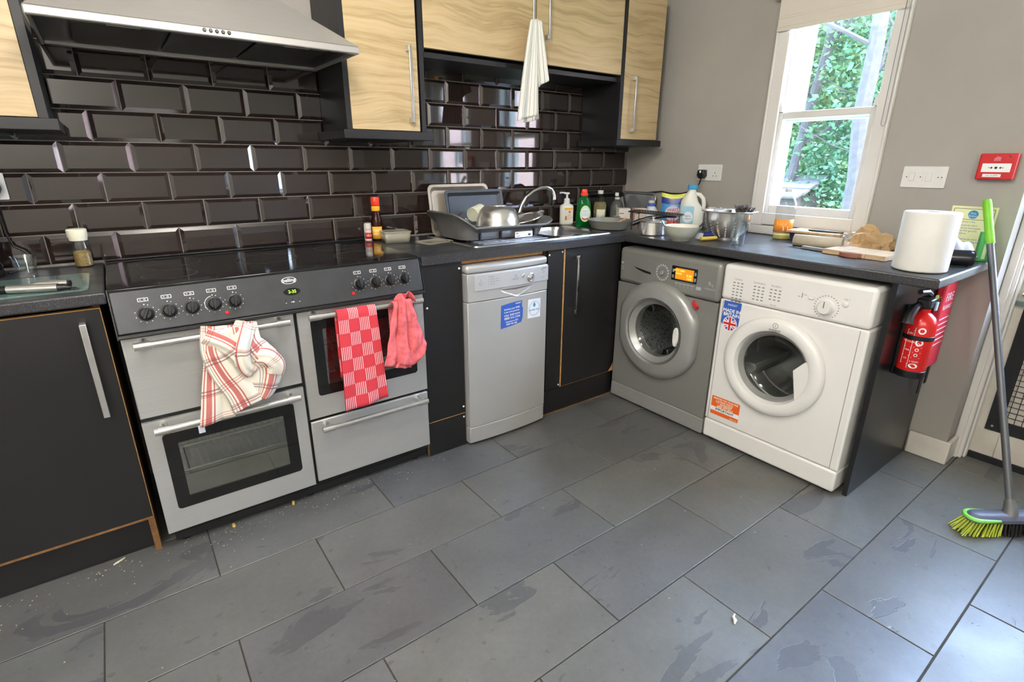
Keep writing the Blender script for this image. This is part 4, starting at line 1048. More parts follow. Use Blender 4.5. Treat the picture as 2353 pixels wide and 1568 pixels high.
dk = thing('dish_rack', 'dark grey plastic dish rack standing on the drainer', 'dish rack', (1.59, -.25, zt))
RX0, RX1, RY0, RY1 = 1.345, 1.845, -.425, -.12
def rk(d, zf, n=10):
    P = inset(rrect(RX0, RX1, RY0, RY1, .07, n), d); out = []
    for (x, y) in P: out.append((x, y, zf(x, y)))
    return out
def rim(x, y):
    s = (x-RX0)/(RX1-RX0); b = .05+.058*max(0, 1-s/.16)**1.1+.032*max(0, (s-.72)/.28)**1.4+.03*math.exp(-((s-.27)/.1)**2)-.006*math.exp(-((s-.6)/.2)**2)
    return zt+b
g = G()
loft(g, [rk(-.034, lambda x, y: rim(x, y)-.008), rk(-.03, lambda x, y: rim(x, y)+.001), rk(-.012, lambda x, y: rim(x, y)-.002), rk(0, lambda x, y: rim(x, y)-.012), rk(.008, lambda x, y: zt+.045), rk(.02, lambda x, y: zt+.012), rk(.05, lambda x, y: zt+.010)]); g.build('tub', 'dark_grey_plastic', dk, solid=.003)
g = G()
for k in range(7):                                    # raised ribs that divide the front
    x = RX0+.1+k*.052; g.box(x, x+.006, RY0+.02, RY1-.02, zt+.012, zt+.04)
g.build('plate_ribs', 'dark_grey_plastic', dk, bev=.002)
for x in (RX0+.085, RX0+.2, RX1-.1): bx('front_groove', 'black_plastic', x, x+.009, RY0-.0035, RY0+.012, zt+.012, zt+.045, dk, bev=.002)
for (x, y) in ((RX0+.06, RY0+.06), (RX1-.06, RY0+.06), (RX0+.06, RY1-.06), (RX1-.06, RY1-.06)): G().lathe([(.012, 0), (.012, .011), (0, .011)], 10, (x, y, zt+.0002)).build('foot', 'rubber', dk)
T = FB(RY0-.0035); lb_ = G(T).poly(rrect(1.628, 1.735, zt+.008, zt+.036, .003), 0, .0008).build('price_label', 'print_white', dk, smooth=0)
g = G(T); g.box(1.633, 1.648, zt+.026, zt+.029, .001, .0013); g.box(1.633, 1.66, zt+.014, zt+.016, .001, .0013); g.box(1.707, 1.722, zt+.014, zt+.024, .001, .0013); g.build('label_print', 'print_dark', lb_, smooth=0)
ub = thing('mixing_bowl', 'upturned shiny steel bowl drying in the dish rack', 'bowl', (1.625, -.29, zt+.04))
G().lathe([(.112, 0), (.114, .003), (.108, .01), (.104, .04), (.092, .072), (.07, .092), (.04, .098), (.04, .101), (0, .101)], 40, (1.625, -.29, zt+.052)).build('shell', 'steel_mirror', ub)
hn = thing('steel_sieve', 'flat steel strainer lying over the right end of the dish rack', 'strainer', (1.82, -.29, zt+.09))
g = G()
ring_ = [(1.81+.098*math.cos(2*PI*k/28), -.27+.08*math.sin(2*PI*k/28), zt+.078+.022*math.cos(2*PI*k/28)) for k in range(29)]
g.tube(ring_, .004, 8, caps=False); g.build('rim', 'steel_mirror', hn)
g = G(); g.lathe([(.094, 0), (.07, -.022), (.03, -.03), (0, -.031)], 24, (0, 0, 0), sy=.82)
g.v = [(1.81+x, -.27+y, zt+.078+.224*x+z) for x, y, z in g.v]; g.build('basin', 'steel_mirror', hn)
G().tube([(1.9, -.26, zt+.1), (1.94, -.25, zt+.106), (1.955, -.245, zt+.1)], [.006, .007, .006], 8).build('grip', 'steel_mirror', hn)
pb = thing('plastic_bottle', 'clear plastic bottle lying on its side in the dish rack', 'bottle', (1.5, -.22, zt+.09))
def lying(g, a, b, prof, n=20):
    a, b = Vector(a), Vector(b); d = (b-a).normalized(); L = (b-a).length
    up = Vector((0, 0, 1)); s = d.cross(up).normalized(); u = s.cross(d)
    R = [[g.a(a+d*(L*t)+s*(r*math.cos(2*PI*j/n))+u*(r*math.sin(2*PI*j/n))) for j in range(n)] for t, r in prof]
    for k in range(len(R)-1):
        for j in range(n): j2 = (j+1) % n; g.face((R[k][j], R[k][j2], R[k+1][j2], R[k+1][j]))
    g.face(R[0][::-1]); g.face(R[-1]); return g
lying(G(), (1.435, -.25, zt+.082), (1.62, -.17, zt+.125), [(0, .02), (.02, .032), (.12, .034), (.3, .033), (.55, .034), (.8, .03), (.92, .014), (1, .014)]).build('shell', 'thin_plastic', pb)
lying(G(), (1.53, -.209, zt+.104), (1.6, -.179, zt+.12), [(0, .0345), (1, .0335)]).build('label', 'label_cream', pb)

# bottles, tubs on the sink side
def lath(name, label, cat, x, y, parts, group=None, z=ZT, n=28, sx=1, sy=1, rot=0):
    t = thing(name, label, cat, (x, y, z), rot, group)
    for nm, m, prof in parts: G().lathe(prof, n, (0, 0, .0006), sx=sx, sy=sy).build(nm, m, t, world=False)
    return t
def wrap(t, r, u0, u1, v0, v1, m, nm='label', face=None, a0=None, off=.0006, n=14, parent=None):
    """curved label on a round body, centred on the bearing that faces the camera"""
    if a0 is None:
        d = CAMP-wm(t).translation; a0 = math.atan2(d.y, d.x)-t.rotation_euler.z
    fn = bend(None, r+off, (0, 0), a0)
    g = G(); g.grid(lambda i, j: fn((u0+(u1-u0)*i, v0+(v1-v0)*j, 0)), n, 1)
    return g.build(nm, m, parent or t, world=False, fix=False, solid=.0004), fn
def wtext(fn, items, m, parent, nm='lettering'):
    g = G(lambda p: fn((p[0], p[1], p[2]+.0006)))
    for it in items: text(g, *it)
    return g.build(nm, m, parent, world=False, smooth=0, fix=False)
t = lath('sauce_bottle', 'dark sauce bottle with red cap and yellow label behind the hob', 'bottle', 1.092, -.062, [
    ('glass_body', 'sauce_brown', [(0, 0), (.026, 0), (.028, .004), (.028, .078), (.025, .098), (.0165, .125), (.0165, .16), (0, .16)]),
    ('cap', 'red_cap', [(.0185, .161), (.0195, .163), (.0195, .196), (.0175, .2), (0, .2)])])
lb1, fn = wrap(t, .028, -.026, .026, .012, .068, 'label_yellow'); wtext(fn, [('SAUCE', 0, .05, .012), ('HOT', 0, .034, .014)], 'print_white', lb1)
G().lathe([(.0185, .138), (.0195, .14), (.0195, .158), (.0175, .16)], 24).build('neck_label', 'label_yellow', t, world=False)
t = lath('salt_drum', 'small white and red salt tub beside the sauce bottle', 'tub', 1.063, -.028, [('body', 'white_plastic', [(0, 0), (.0195, 0), (.0205, .003), (.0205, .072), (.019, .078), (.014, .081), (0, .081)])])
lb1, fn = wrap(t, .0205, -.02, .02, .01, .038, 'print_red'); wtext(fn, [('SALT', 0, .024, .012)], 'print_white', lb1); wtext(fn, [('SAXA', 0, .053, .013)], 'print_red', lb1)
tb = thing('food_tub', 'clear food tub with cloudy lid on the worktop right of the hob', 'food tub', (1.145, -.145, ZT), -.15)
g = G(); o = rrect(-.062, .062, -.045, .045, .012)
loft(g, [lift(inset(o, .004), .001), lift(o, .045)], False); g.face([g.a(p) for p in lift(inset(o, .004), .001)]); g.build('box', 'tub_plastic', tb, world=False, solid=.0012)
loft(G(), [lift(inset(o, .008), .003), lift(inset(o, .007), .026)]).build('leftovers', 'yellow_rest', tb, world=False)
loft(G(), [lift(inset(o, -.003), .0455), lift(inset(o, -.003), .051), lift(inset(o, .003), .053), lift(inset(o, .01), .051)]).build('lid', 'tub_plastic', tb, world=False)
ld = thing('tub_lid', 'loose clear plastic lid lying on the worktop by the dish rack', 'lid', (1.285, -.26, ZT), .2)
loft(G(), [lift(rrect(-.075, .075, -.055, .055, .014), .0008), lift(rrect(-.077, .077, -.057, .057, .014), .007), lift(rrect(-.07, .07, -.05, .05, .012), .008), lift(rrect(-.065, .065, -.045, .045, .012), .004)]).build('lid_panel', 'tub_plastic', ld, world=False)
# soap pump
t = lath('soap_bottle', 'white hand soap pump bottle standing behind the sink', 'soap bottle', 2.29, -.06, [
    ('body', 'jug_white', [(0, 0), (.036, 0), (.041, .004), (.041, .105), (.038, .112), (.018, .122), (.018, .13), (0, .13)]),
    ('pump_collar', 'white_plastic', [(.016, .13), (.017, .131), (.017, .148), (.007, .154), (.006, .175), (0, .175)])], sx=1.0, sy=.7, rot=-.5)
G().box(-.016, .014, -.008, .008, .175, .186).build('pump_head', 'white_plastic', t, world=False, bev=.003)
G().tube([(-.01, 0, .183), (-.038, 0, .185), (-.044, 0, .18)], .0045, 8).build('nozzle', 'white_plastic', t, world=False)
G(Frame((0, -.0295, 0), (1, 0, 0), (0, 0, 1))).poly(rrect(-.02, .032, .012, .1, .006), 0, .0015).build('label', 'label_cream', t, world=False)
g = G(Frame((0, -.0312, 0), (1, 0, 0), (0, 0, 1))); g.poly(rrect(-.018, .03, .088, .099, .003), 0, .0005); g.build('label_band', 'label_yellow', t, world=False)
g = G(Frame((0, -.0312, 0), (1, 0, 0), (0, 0, 1))); text(g, 'soft', .008, .055, .016, .0004, rot=.5); text(g, 'hands', .012, .04, .014, .0004, rot=.5); g.poly(oval(-.01, .04, .006, .014, 12), 0, .0004); g.poly(oval(.012, .076, .008, .007, 12), 0, .0004); g.build('lettering', 'pink_plastic', t, world=False, smooth=0, fix=False)
# green washing-up liquid
t = lath('washing_up_liquid', 'green washing-up liquid bottle with red cap', 'bottle', 2.305, -.19, [
    ('body', 'green_liquid', [(0, 0), (.04, 0), (.044, .004), (.045, .05), (.041, .1), (.04, .125), (.034, .15), (.02, .166), (.016, .17), (0, .17)]),
    ('cap', 'red_cap', [(.0175, .1705), (.021, .172), (.023, .186), (.017, .19), (.018, .2), (.0145, .208), (0, .208)])], sx=1, sy=.62, rot=-.45)
F2 = Frame((0, -.0288, 0), (1, 0, 0), (0, 0, 1))
lb1 = G(F2).poly(oval(0, .074, .031, .046, 28), 0, .0014).build('label', 'label_green', t, world=False)
G(F2).poly(oval(0, .077, .022, .03, 24), .0014, .0018).build('label_disc', 'sticker_white', lb1, world=False)
g = G(F2); text(g, 'FAIRY', 0, .088, .0135, .002); text(g, 'ORIGINAL', 0, .075, .0085, .002); text(g, 'washing up', 0, .066, .0075, .002); g.build('lettering', 'print_cyan', lb1, world=False, smooth=0, fix=False)
G(F2).poly([(-.02, .052), (0, .046), (.02, .052), (.017, .044), (0, .039), (-.017, .044)], .0018, .002).build('label_swoosh', 'print_red', lb1, world=False, smooth=0)
# pale liquid bottle, spray bottle
t = lath('vinegar_bottle', 'clear bottle of pale liquid with white cap and blank label', 'bottle', 2.53, -.1, [
    ('body', 'pale_oil', [(0, 0), (.036, 0), (.039, .004), (.039, .1), (.034, .12), (.03, .124), (0, .124)]),
    ('neck', 'thin_plastic', [(.033, .1245), (.028, .14), (.017, .16), (.0145, .172), (0, .172)]),
    ('cap', 'white_plastic', [(.0165, .1725), (.0175, .173), (.0175, .192), (0, .193)])])
wrap(t, .039, -.02, .038, .022, .082, 'label_cream')
t = lath('spray_bottle', 'smoky spray bottle between the pale bottle and the cartons', 'bottle', 2.665, -.115, [
    ('body', 'cloudy_grey', [(0, 0), (.038, 0), (.041, .004), (.041, .09), (.034, .115), (.018, .13), (.015, .135), (0, .135)]),
    ('collar', 'white_plastic', [(.014, .1355), (.016, .136), (.016, .146), (.009, .15), (0, .15)])])
G().poly([(-.03, .02), (-.03, .0), (-.012, -.004), (-.012, .014)], -.01, .01).build('nozzle', 'white_plastic', t, world=False)
t.children[-1].location = (.0, 0, .158); t.children[-1].rotation_euler = (PI/2, 0, .6)
t = lath('measuring_cup', 'small steel cup lying behind the frying pan', 'cup', 2.525, -.245, [('cup', 'steel_mirror', [(0, 0), (.02, 0), (.022, .004), (.024, .05), (.022, .05), (.02, .006), (0, .004)])])
# cartons, milk
for (x, y, m, lab, rz) in ((2.615, -.215, 'carton_white', 'white carton with a dark line, left of the pair', -.5), (2.69, -.275, 'carton_pink', 'pinkish carton with a dark line beside the milk bottle', -.5)):
    t = thing('food_carton', lab, 'carton', (x, y, ZT), rz, 'cartons in the corner')
    G().box(-.036, .036, -.03, .03, .0006, .092).build('box', m, t, world=False, bev=.003)
    G().box(-.034, -.006, -.0308, -.0304, .06, .064).build('print_line', 'print_dark', t, world=False)
    G().box(.0365, .037, -.028, .028, .0, .09).build('side_print', 'print_red', t, world=False)
t = lath('milk_bottle', 'small white milk bottle with blue cap', 'bottle', 2.72, -.345, [
    ('body', 'milk_white', [(0, 0), (.036, 0), (.039, .004), (.039, .06), (.036, .08), (.025, .1), (.021, .106), (0, .106)]),
    ('cap', 'cap_blue', [(.0225, .1065), (.0235, .107), (.0235, .12), (.022, .122), (0, .122)])])
wrap(t, .039, -.028, .01, .04, .07, 'sticker_white')
t = lath('small_white_pot', 'little white-capped pot behind the milk bottle', 'pot', 2.785, -.29, [('body', 'carton_pink', [(0, 0), (.024, 0), (.025, .003), (.025, .1), (.022, .11), (0, .11)]), ('cap', 'white_plastic', [(.019, .1105), (.02, .112), (.02, .134), (0, .135)])])
# frying pan
fpn = thing('frying_pan', 'grey frying pan with dark handle at the worktop corner', 'frying pan', (2.33, -.375, ZT))
G().lathe([(0, .001), (.088, .001), (.1, .006), (.125, .05), (.127, .052), (.1245, .052), (.098, .01), (.086, .005), (0, .005)], 44, (2.33, -.375, ZT+.0006)).build('pan', 'grey_pan', fpn)
G().tube([(2.405, -.475, ZT+.034), (2.43, -.505, ZT+.05), (2.46, -.545, ZT+.068), (2.49, -.585, ZT+.078), (2.52, -.625, ZT+.082), (2.545, -.658, ZT+.082)], [.012, .013, .011, .009, .0095, .008], 10).build('handle', 'black_plastic', fpn)
G().tube([(2.41, -.47, ZT+.04), (2.42, -.482, ZT+.045)], .004, 8).build('rivet', 'chrome', fpn)
tsp = thing('wooden_spoon', 'wooden spoon end sticking out of the frying pan', 'spoon', (2.36, -.4, ZT+.01))
G().tube([(2.31, -.36, ZT+.012), (2.37, -.41, ZT+.04), (2.4, -.435, ZT+.062)], [.005, .005, .006], 8).build('shaft', 'lid_wood', tsp)
# saucepan with black wire rack over it
sp_ = thing('saucepan', 'small shiny steel saucepan beside the frying pan', 'saucepan', (2.335, -.672, ZT))
G().lathe([(0, .0006), (.06, .0006), (.066, .006), (.066, .066), (.069, .069), (.0655, .069), (.063, .064), (.063, .008), (0, .006)], 40, (2.335, -.672, ZT)).build('pan', 'steel_mirror', sp_)
G().lathe([(.0685, .0692), (.066, .0725), (.04, .078), (0, .079)], 36, (2.335, -.672, ZT)).build('lid', 'steel_mirror', sp_)
G().lathe([(.004, .079), (.004, .084), (.009, .087), (.009, .092), (0, .094)], 14, (2.335, -.672, ZT)).build('lid_knob', 'steel_mirror', sp_)
wr = thing('wire_rack', 'black wire cooling rack balanced behind the saucepan lid', 'rack', (2.47, -.62, ZT+.09))
g = G(); T = Frame((2.40, -.45, ZT+.1), (.35, -.9, -.05), (.9, .35, .0)); W2, H2 = .27, .15
o = [T((p[0], p[1]-.02, 0)) for p in rrect(0, W2, 0, H2, .012)]
g.tube([tuple(p) for p in o]+[tuple(o[0])], .0028, 6, caps=False); g.build('frame', 'black_satin', wr)
g = G()
for k in range(17): u = .012+k*(W2-.024)/16; g.tube([tuple(T((u, -.02, 0))), tuple(T((u, H2-.02, 0)))], .0013, 4)
for k in range(3): v = -.02+H2*(k+1)/4; g.tube([tuple(T((0, v, -.002))), tuple(T((W2, v, -.002)))], .0016, 4)
g.build('wires', 'black_satin', wr)
for (u, v) in ((.02, 0), (W2-.02, 0), (.02, H2-.04), (W2-.02, H2-.04)):
    p = T((u, v, 0)); G().tube([(p.x, p.y, ZT+.001), tuple(p)], .002, 5).build('leg', 'black_satin', wr)
# bowl with cutlery
bw = lath('cereal_bowl', 'grey-green stoneware bowl at the worktop edge', 'bowl', 2.285, -.885, [
    ('outside', 'ceramic_grey', [(0, 0), (.042, 0), (.045, .006), (.062, .018), (.078, .04), (.081, .068), (.0795, .07)]),
    ('inside', 'ceramic_cream', [(.0795, .07), (.077, .068), (.074, .042), (.058, .022), (.03, .012), (0, .01)])], n=40)
for k, (a, b, lab) in enumerate((((2.262, -.84, ZT+.02), (2.245, -.795, ZT+.088), 'fork handle poking out of the left of the stoneware bowl'), ((2.3, -.92, ZT+.02), (2.335, -.968, ZT+.088), 'spoon handle poking out of the right of the stoneware bowl'))):
    o = G().tube([a, tuple((Vector(a)+Vector(b))/2), b], [.0035, .004, .0055], 8).build('cutlery', 'steel_dark'); tag(o, lab, 'cutlery', 'cutlery in the bowl')
# washing-up brush with yellow handle
br = thing('washing_up_brush', 'washing-up brush with yellow handle lying by the bowl', 'brush', (2.4, -.95, ZT))
G().tube([(2.345, -.955, ZT+.011), (2.38, -.972, ZT+.012), (2.42, -.99, ZT+.014)], [.0085, .0095, .008], 10).build('handle', 'yellow_plastic', br)
G().tube([(2.4, -.93, ZT+.02), (2.44, -.955, ZT+.026)], [.016, .015], 10).build('brush_block', 'blue_dark', br)
g = G()
for k in range(60):
    a = random.uniform(0, 2*PI); r = random.uniform(0, .016); x, y = 2.398+r*math.cos(a), -.918+r*math.sin(a)
    g.tube([(x, y, ZT+.03), (x-.012, y+.006, ZT+.002)], .0011, 3)
g.build('bristles', 'milk_white', br, smooth=0)
# colander full of washing, tumbler
cl = thing('colander', 'shiny steel colander with rows of holes on the worktop', 'colander', (2.5, -.99, ZT), 0)
prof = [(.05, 0), (.052, .012), (.058, .014), (.082, .036), (.098, .068), (.105, .1), (.108, .13), (.128, .134), (.13, .137), (.128, .139), (.106, .136), (.103, .1), (.096, .07), (.08, .04), (.056, .0175), (0, .016)]
G().lathe(prof, 48, (0, 0, .0006)).build('shell', 'steel_mirror', cl, world=False)
g = G(); hp = [(.066, .0225), (.0745, .0295), (.0822, .038), (.0885, .048), (.0938, .0595), (.0985, .0725), (.1025, .0875)]
for k in range(16):
    a = 2*PI*k/16+.1
    for (r, h) in hp:
        c = Vector((r*math.cos(a), r*math.sin(a), h)); nrm = Vector((math.cos(a)*.85, math.sin(a)*.85, -.5)).normalized()
        s = nrm.cross(Vector((0, 0, 1))).normalized(); u = s.cross(nrm)
        ids = [g.a(c+nrm*.0026+s*(.0032*math.cos(2*PI*j/8))+u*(.0032*math.sin(2*PI*j/8))) for j in range(8)]; g.face(ids)
g.build('drain_holes', 'print_white', cl, world=False, smooth=0, fix=False)
for a in (1.1, 1.1+PI):
    P = [(.128*math.cos(a)-.03*math.sin(a), .128*math.sin(a)+.03*math.cos(a), .138), (.158*math.cos(a)-.02*math.sin(a), .158*math.sin(a)+.02*math.cos(a), .138), (.158*math.cos(a)+.02*math.sin(a), .158*math.sin(a)-.02*math.cos(a), .138), (.128*math.cos(a)+.03*math.sin(a), .128*math.sin(a)-.03*math.cos(a), .138)]
    G().tube(P, .004, 8).build('handle', 'steel_mirror', cl, world=False)
t = lath('tin_pan', 'steel cup standing inside the colander', 'cup', 2.5, -.96, [('cup', 'steel_mirror', [(0, 0), (.035, 0), (.037, .003), (.038, .1), (.035, .1), (.034, .005), (0, .004)])], z=ZT+.04)
g = G(); rnd = random.Random(4)
for k in range(26):
    pts = []; c = Vector((2.545+rnd.uniform(-.03, .03), -1.035+rnd.uniform(-.03, .03), ZT+.125+rnd.uniform(0, .025)))
    for j in range(7): pts.append(tuple(c+Vector((rnd.uniform(-.024, .024), rnd.uniform(-.024, .024), rnd.uniform(-.014, .014)))))
    g.tube(pts, .003, 5)
tag(g.build('scouring_pad', 'scrubber_brown'), 'brown steel-wool scouring pad on the colander rim', 'scouring pad')
t = lath('drinking_glass', 'tall clear tumbler in front of the colander', 'glass', 2.38, -1.122, [('tumbler', 'drink_glass', [(0, .012), (.026, .012), (.0275, .016), (.0345, .14), (.0355, .14), (.029, .004), (.027, .0), (0, 0)])], n=32)
# detergent pouch and jug
dp = thing('detergent_pouch', 'blue and yellow stand-up pouch of dishwasher tablets', 'pouch', (2.745, -.48, ZT), -.98)
def pouch(u, v, s):
    w = .071*(1-.05*math.sin(PI*v)); return ((u-.5)*2*w, s*.03*math.sin(PI*u)**.7*(1-v)**.6*(1 if v > .02 else 1), v*(.19-.012*math.sin(PI*u))+.001)
g = G(); g.grid(lambda u, v: pouch(u, v, -1), 12, 16); g.grid(lambda u, v: pouch(u, v, 1), 12, 16)
g.m = [(0 if (k % 16) < 1 else (4 if (k % 16) < 3 else (1 if (k % 16) < 11 else (0 if (k % 16) < 14 else 3)))) for k in range(len(g.f))]
g.build('pack', ['bag_navy', 'bag_blue', 'bag_navy', 'bag_yellow', 'bag_red'], dp, world=False)
F2 = Frame((0, -.0275, 0), (1, 0, 0), (0, .07, 1)); lb1 = G(F2).poly(oval(.002, .075, .046, .042, 28), 0, .001).build('roundel', 'cloth_white_blue', dp, world=False)
g = G(F2)
for s, v, z in (('FINEST', .094, .02), ('FRESH & CLEAN', .079, .0125), ('Dishwasher', .065, .0155), ('Tablets', .051, .0135)): text(g, s, .002, v, z, .0014, rot=.1, bold=.0004)
g.build('lettering', 'print_red', lb1, world=False, smooth=0, fix=False)
jg = thing('fabric_softener_jug', 'white plastic jug with light blue cap and blue label', 'jug', (2.735, -.615, ZT), -.95)
g = G(); P = []
for z, x0, x1, d in ((.001, -.062, .062, .034), (.006, -.066, .066, .038), (.1, -.066, .066, .038), (.15, -.062, .03, .036), (.185, -.045, .018, .03), (.208, -.026, .012, .02), (.215, -.024, .01, .018)):
    P.append([((x0+x1)/2+(x1-x0)/2*math.cos(2*PI*k/24)*(1 if True else 1), d*math.copysign(abs(math.sin(2*PI*k/24))**.7, math.sin(2*PI*k/24)), z) for k in range(24)])
loft(g, P); g.face([g.a(p) for p in P[0]][::-1]); g.build('body', 'jug_white', jg, world=False)
G().tube([(.008, 0, .19), (.035, 0, .186), (.055, 0, .165), (.062, 0, .13), (.058, 0, .09)], [.011, .012, .012, .011, .01], 10).build('handle', 'jug_white', jg, world=False)
G().lathe([(.0265, .2155), (.0275, .217), (.0275, .237), (.0255, .239), (0, .239)], 22, (-.007, 0, 0)).build('cap', 'cap_lightblue', jg, world=False)
F2 = Frame((0, -.0385, 0), (1, 0, 0), (0, 0, 1)); lb1 = G(F2).poly(rrect(-.05, .012, .008, .125, .006), -.001, .0008).build('label', 'label_lightblue', jg, world=False)
G(F2).poly(oval(-.018, .065, .027, .031, 22), .0008, .0012).build('label_disc', 'sticker_white', lb1, world=False)
g = G(F2); text(g, 'fabric', -.018, .072, .014, .0014); text(g, 'softener', -.018, .058, .0115, .0014); g.build('lettering', 'print_dark', lb1, world=False, smooth=0, fix=False)
# ================================================================== right part of the worktop
t = lath('juice_bottle', 'nearly empty clear bottle with orange label in front of the window', 'bottle', 2.74, -1.142, [
    ('shell', 'thin_plastic', [(0, .002), (.038, .0), (.044, .006), (.044, .06), (.042, .1), (.044, .13), (.043, .17), (.03, .2), (.015, .218), (.0145, .224), (0, .224)]),
    ('dregs', 'yellow_rest', [(0, .003), (.038, .003), (.041, .008), (.041, .022), (0, .022)]),
    ('cap', 'white_plastic', [(.016, .2245), (.0165, .226), (.0165, .238), (0, .239)])])
lb1, fn = wrap(t, .0435, -.055, .055, .035, .098, 'label_orange', n=20)
g = G(lambda p: fn((p[0], p[1], p[2]+.0007)))
for k in range(4): g.box(-.03, .012, .086-k*.006, .0885-k*.006, 0, .0002)
g.box(-.0, .022, .045, .065, 0, .0002); g.build('label_print', 'print_white', lb1, world=False, smooth=0)
tb = thing('cardboard_tube', 'empty cardboard kitchen-roll core lying on the worktop', 'tube', (2.6, -1.385, ZT))
a, b = Vector((2.573, -1.285, ZT+.0265)), Vector((2.607, -1.475, ZT+.0265))
g = G(); g.tube([tuple(a), tuple(b)], .0255, 28, caps=False); g.build('outer', 'cardboard', tb, solid=.0012)
kn = thing('kitchen_knife', 'small kitchen knife lying in front of the cardboard tube', 'knife', (2.5, -1.38, ZT))
T = Frame((2.522, -1.288, ZT+.001), (-.19, -.98, 0), (.98, -.19, 0)); G(T).poly([(0, 0), (.03, -.006), (.075, -.008), (.075, .006), (.03, .004)], .001, .0025).build('blade', 'steel_mirror', kn)
G(T).poly([(.07, -.009), (.1, -.0105), (.15, -.01), (.172, -.011), (.175, .0), (.172, .01), (.12, .008), (.07, .0075)], 0, .014).build('handle', 'grey_enamel_light', kn, bev=.004)
cb = thing('chopping_board', 'thick wooden chopping board with handle at the worktop edge', 'chopping board', (2.54, -1.58, ZT))
T = Frame((2.455, -1.462, ZT+.0006), (-.07, -.998, 0), (.998, -.07, 0))
for k, (v, w_) in enumerate(((0, .08), (.0805, .085), (.166, .072))): G(T).box(v, v+w_-.0005, 0, .16, 0, .0195).build('plank', 'board_wood', cb, bev=.002)
g = G(T); g.poly([(.07, .001), (.078, -.018), (.095, -.027), (.12, -.029), (.14, -.024), (.152, -.012), (.155, .001)], 0, .0192); g.build('board_handle', 'board_wood_red', cb, bev=.003)
G(T).poly(oval(.114, -.012, .022, .006, 20), .0193, .0197).build('grip_slot', 'black_plastic', cb, smooth=0)
for k in range(14):
    T2 = (2.41+random.uniform(-.01, .012), -1.5-random.uniform(0, .2)); o = G().lathe([(0, 0), (.0016, .0008), (0, .002)], 5, (T2[0], T2[1], ZT+.0003)).build('crumb', 'food_crumb', smooth=0); tag(o, 'tiny bread crumb on the worktop in front of the chopping board', 'crumb', 'bread crumbs by the chopping board')
nv = thing('navy_box', 'low navy box with wooden lid under the window', 'box', (2.75, -1.3, ZT), 0)
g = G(); loft(g, [lift(rrect(2.70, 2.815, -1.405, -1.205, .01), ZT+.0006), lift(rrect(2.69, 2.825, -1.415, -1.195, .012), ZT+.042)]); g.build('box', 'navy_card', nv)
G().poly(rrect(2.68, 2.83, -1.425, -1.185, .012), ZT+.0425, ZT+.054).build('lid', 'lid_wood', nv, bev=.003)
bk = thing('butter_knife', 'grey knife and foil lying on the lid of the navy box', 'knife', (2.74, -1.33, ZT+.055))
T = Frame((2.72, -1.27, ZT+.0545), (.12, -.99, 0), (.99, .12, 0)); G(T).poly([(0, 0), (.02, -.012), (.06, -.012), (.15, -.008), (.15, .006), (.06, .012), (.02, .012)], 0, .008).build('slab', 'steel_dark', bk, bev=.003)
# brown paper bag, crumpled
pb_ = thing('paper_bag', 'crumpled brown paper bread bag with clear window', 'bag', (2.735, -1.525, ZT))
from mathutils import noise as _nz0
def bagpt(u, v):
    a = 2*PI*u; e_ = v*PI/2
    c = Vector((math.cos(a)*math.cos(e_), math.sin(a)*math.cos(e_), math.sin(e_)))
    q = c*1.15+Vector((3.1, .7, 5.2)); d = _nz0.voronoi(q)[0]; r = .86+.36*(d[1]-d[0])+.2*_nz0.noise(c*2.4+Vector((1, 4, 2)))+.1*_nz0.noise(c*7)
    top = 1+.22*math.exp(-((c.y-.15)/.35)**2)
    return (2.735+c.x*.07*r, -1.53+c.y*.10*r, ZT+.001+c.z*.088*r*top)
g = G(); g.grid(bagpt, 40, 16); g.build('bag', 'paper_brown', pb_, smooth=14, fix=False)
g = G(); g.grid(lambda u, v: (2.67+.06*v, -1.40-.12*u+.015*math.sin(7*v), ZT+.01+.05*v*(1-.4*u)+.016*_nz0.noise(Vector((u*6, v*6, 2.0)))), 16, 10); g.build('film_window', 'film_clear', pb_, smooth=14, fix=False)
g = G(); g.grid(lambda u, v: (2.648+.075*v, -1.392-.17*u, ZT+.0045+.02*math.sin(PI*v)+.018*abs(_nz0.noise(Vector((u*7, v*5, 7.0))))), 18, 10); g.build('bag_mouth', 'paper_brown', pb_, smooth=14, fix=False)
# kitchen roll
kr = thing('kitchen_roll', 'tall white roll of kitchen paper standing at the worktop end', 'kitchen roll', (2.362, -1.832, ZT), 0)
G().lathe([(.022, .002), (.078, .002), (.081, .006), (.0815, .196), (.079, .2), (.03, .2015), (.022, .199), (.022, .002)], 56, (0, 0, .0006)).build('paper', 'paper_white', kr, world=False)
G().lathe([(.0195, .003), (.0215, .003), (.0215, .201), (.0195, .201), (.0195, .003)], 28).build('core', 'cardboard', kr, world=False)
bb_ = thing('bin_bag_roll', 'roll of black bin bags lying behind the kitchen roll', 'bin bags', (2.57, -1.87, ZT))
lying(G(), (2.50, -1.79, ZT+.03), (2.585, -1.922, ZT+.03), [(0, .027), (.03, .029), (.9, .029), (.93, .03), (.96, .028), (1, .029)], 24).build('roll', 'bag_black', bb_)
lying(G(), (2.5852, -1.9222, ZT+.03), (2.5857, -1.923, ZT+.03), [(0, .009), (1, .009)], 14).build('core', 'rubber', bb_)
pk = thing('cloth_packet', 'white and blue crumpled packet behind the black bag roll', 'packet', (2.67, -1.86, ZT))
g = G(); g.grid(lambda u, v: (2.625+.1*v, -1.785-.125*u, ZT+.001+.085*math.sin(PI*min(1, max(0, u*.9+.05)))**.6*math.sin(PI*(v*.9+.05))**.6*(1+.12*math.sin(13*u+6*v))), 18, 12)
g.m = [1 if (k//12) < 3 else 0 for k in range(len(g.f))]; g.build('pack', ['cloth_white_blue', 'sticker_blue'], pk, fix=False)
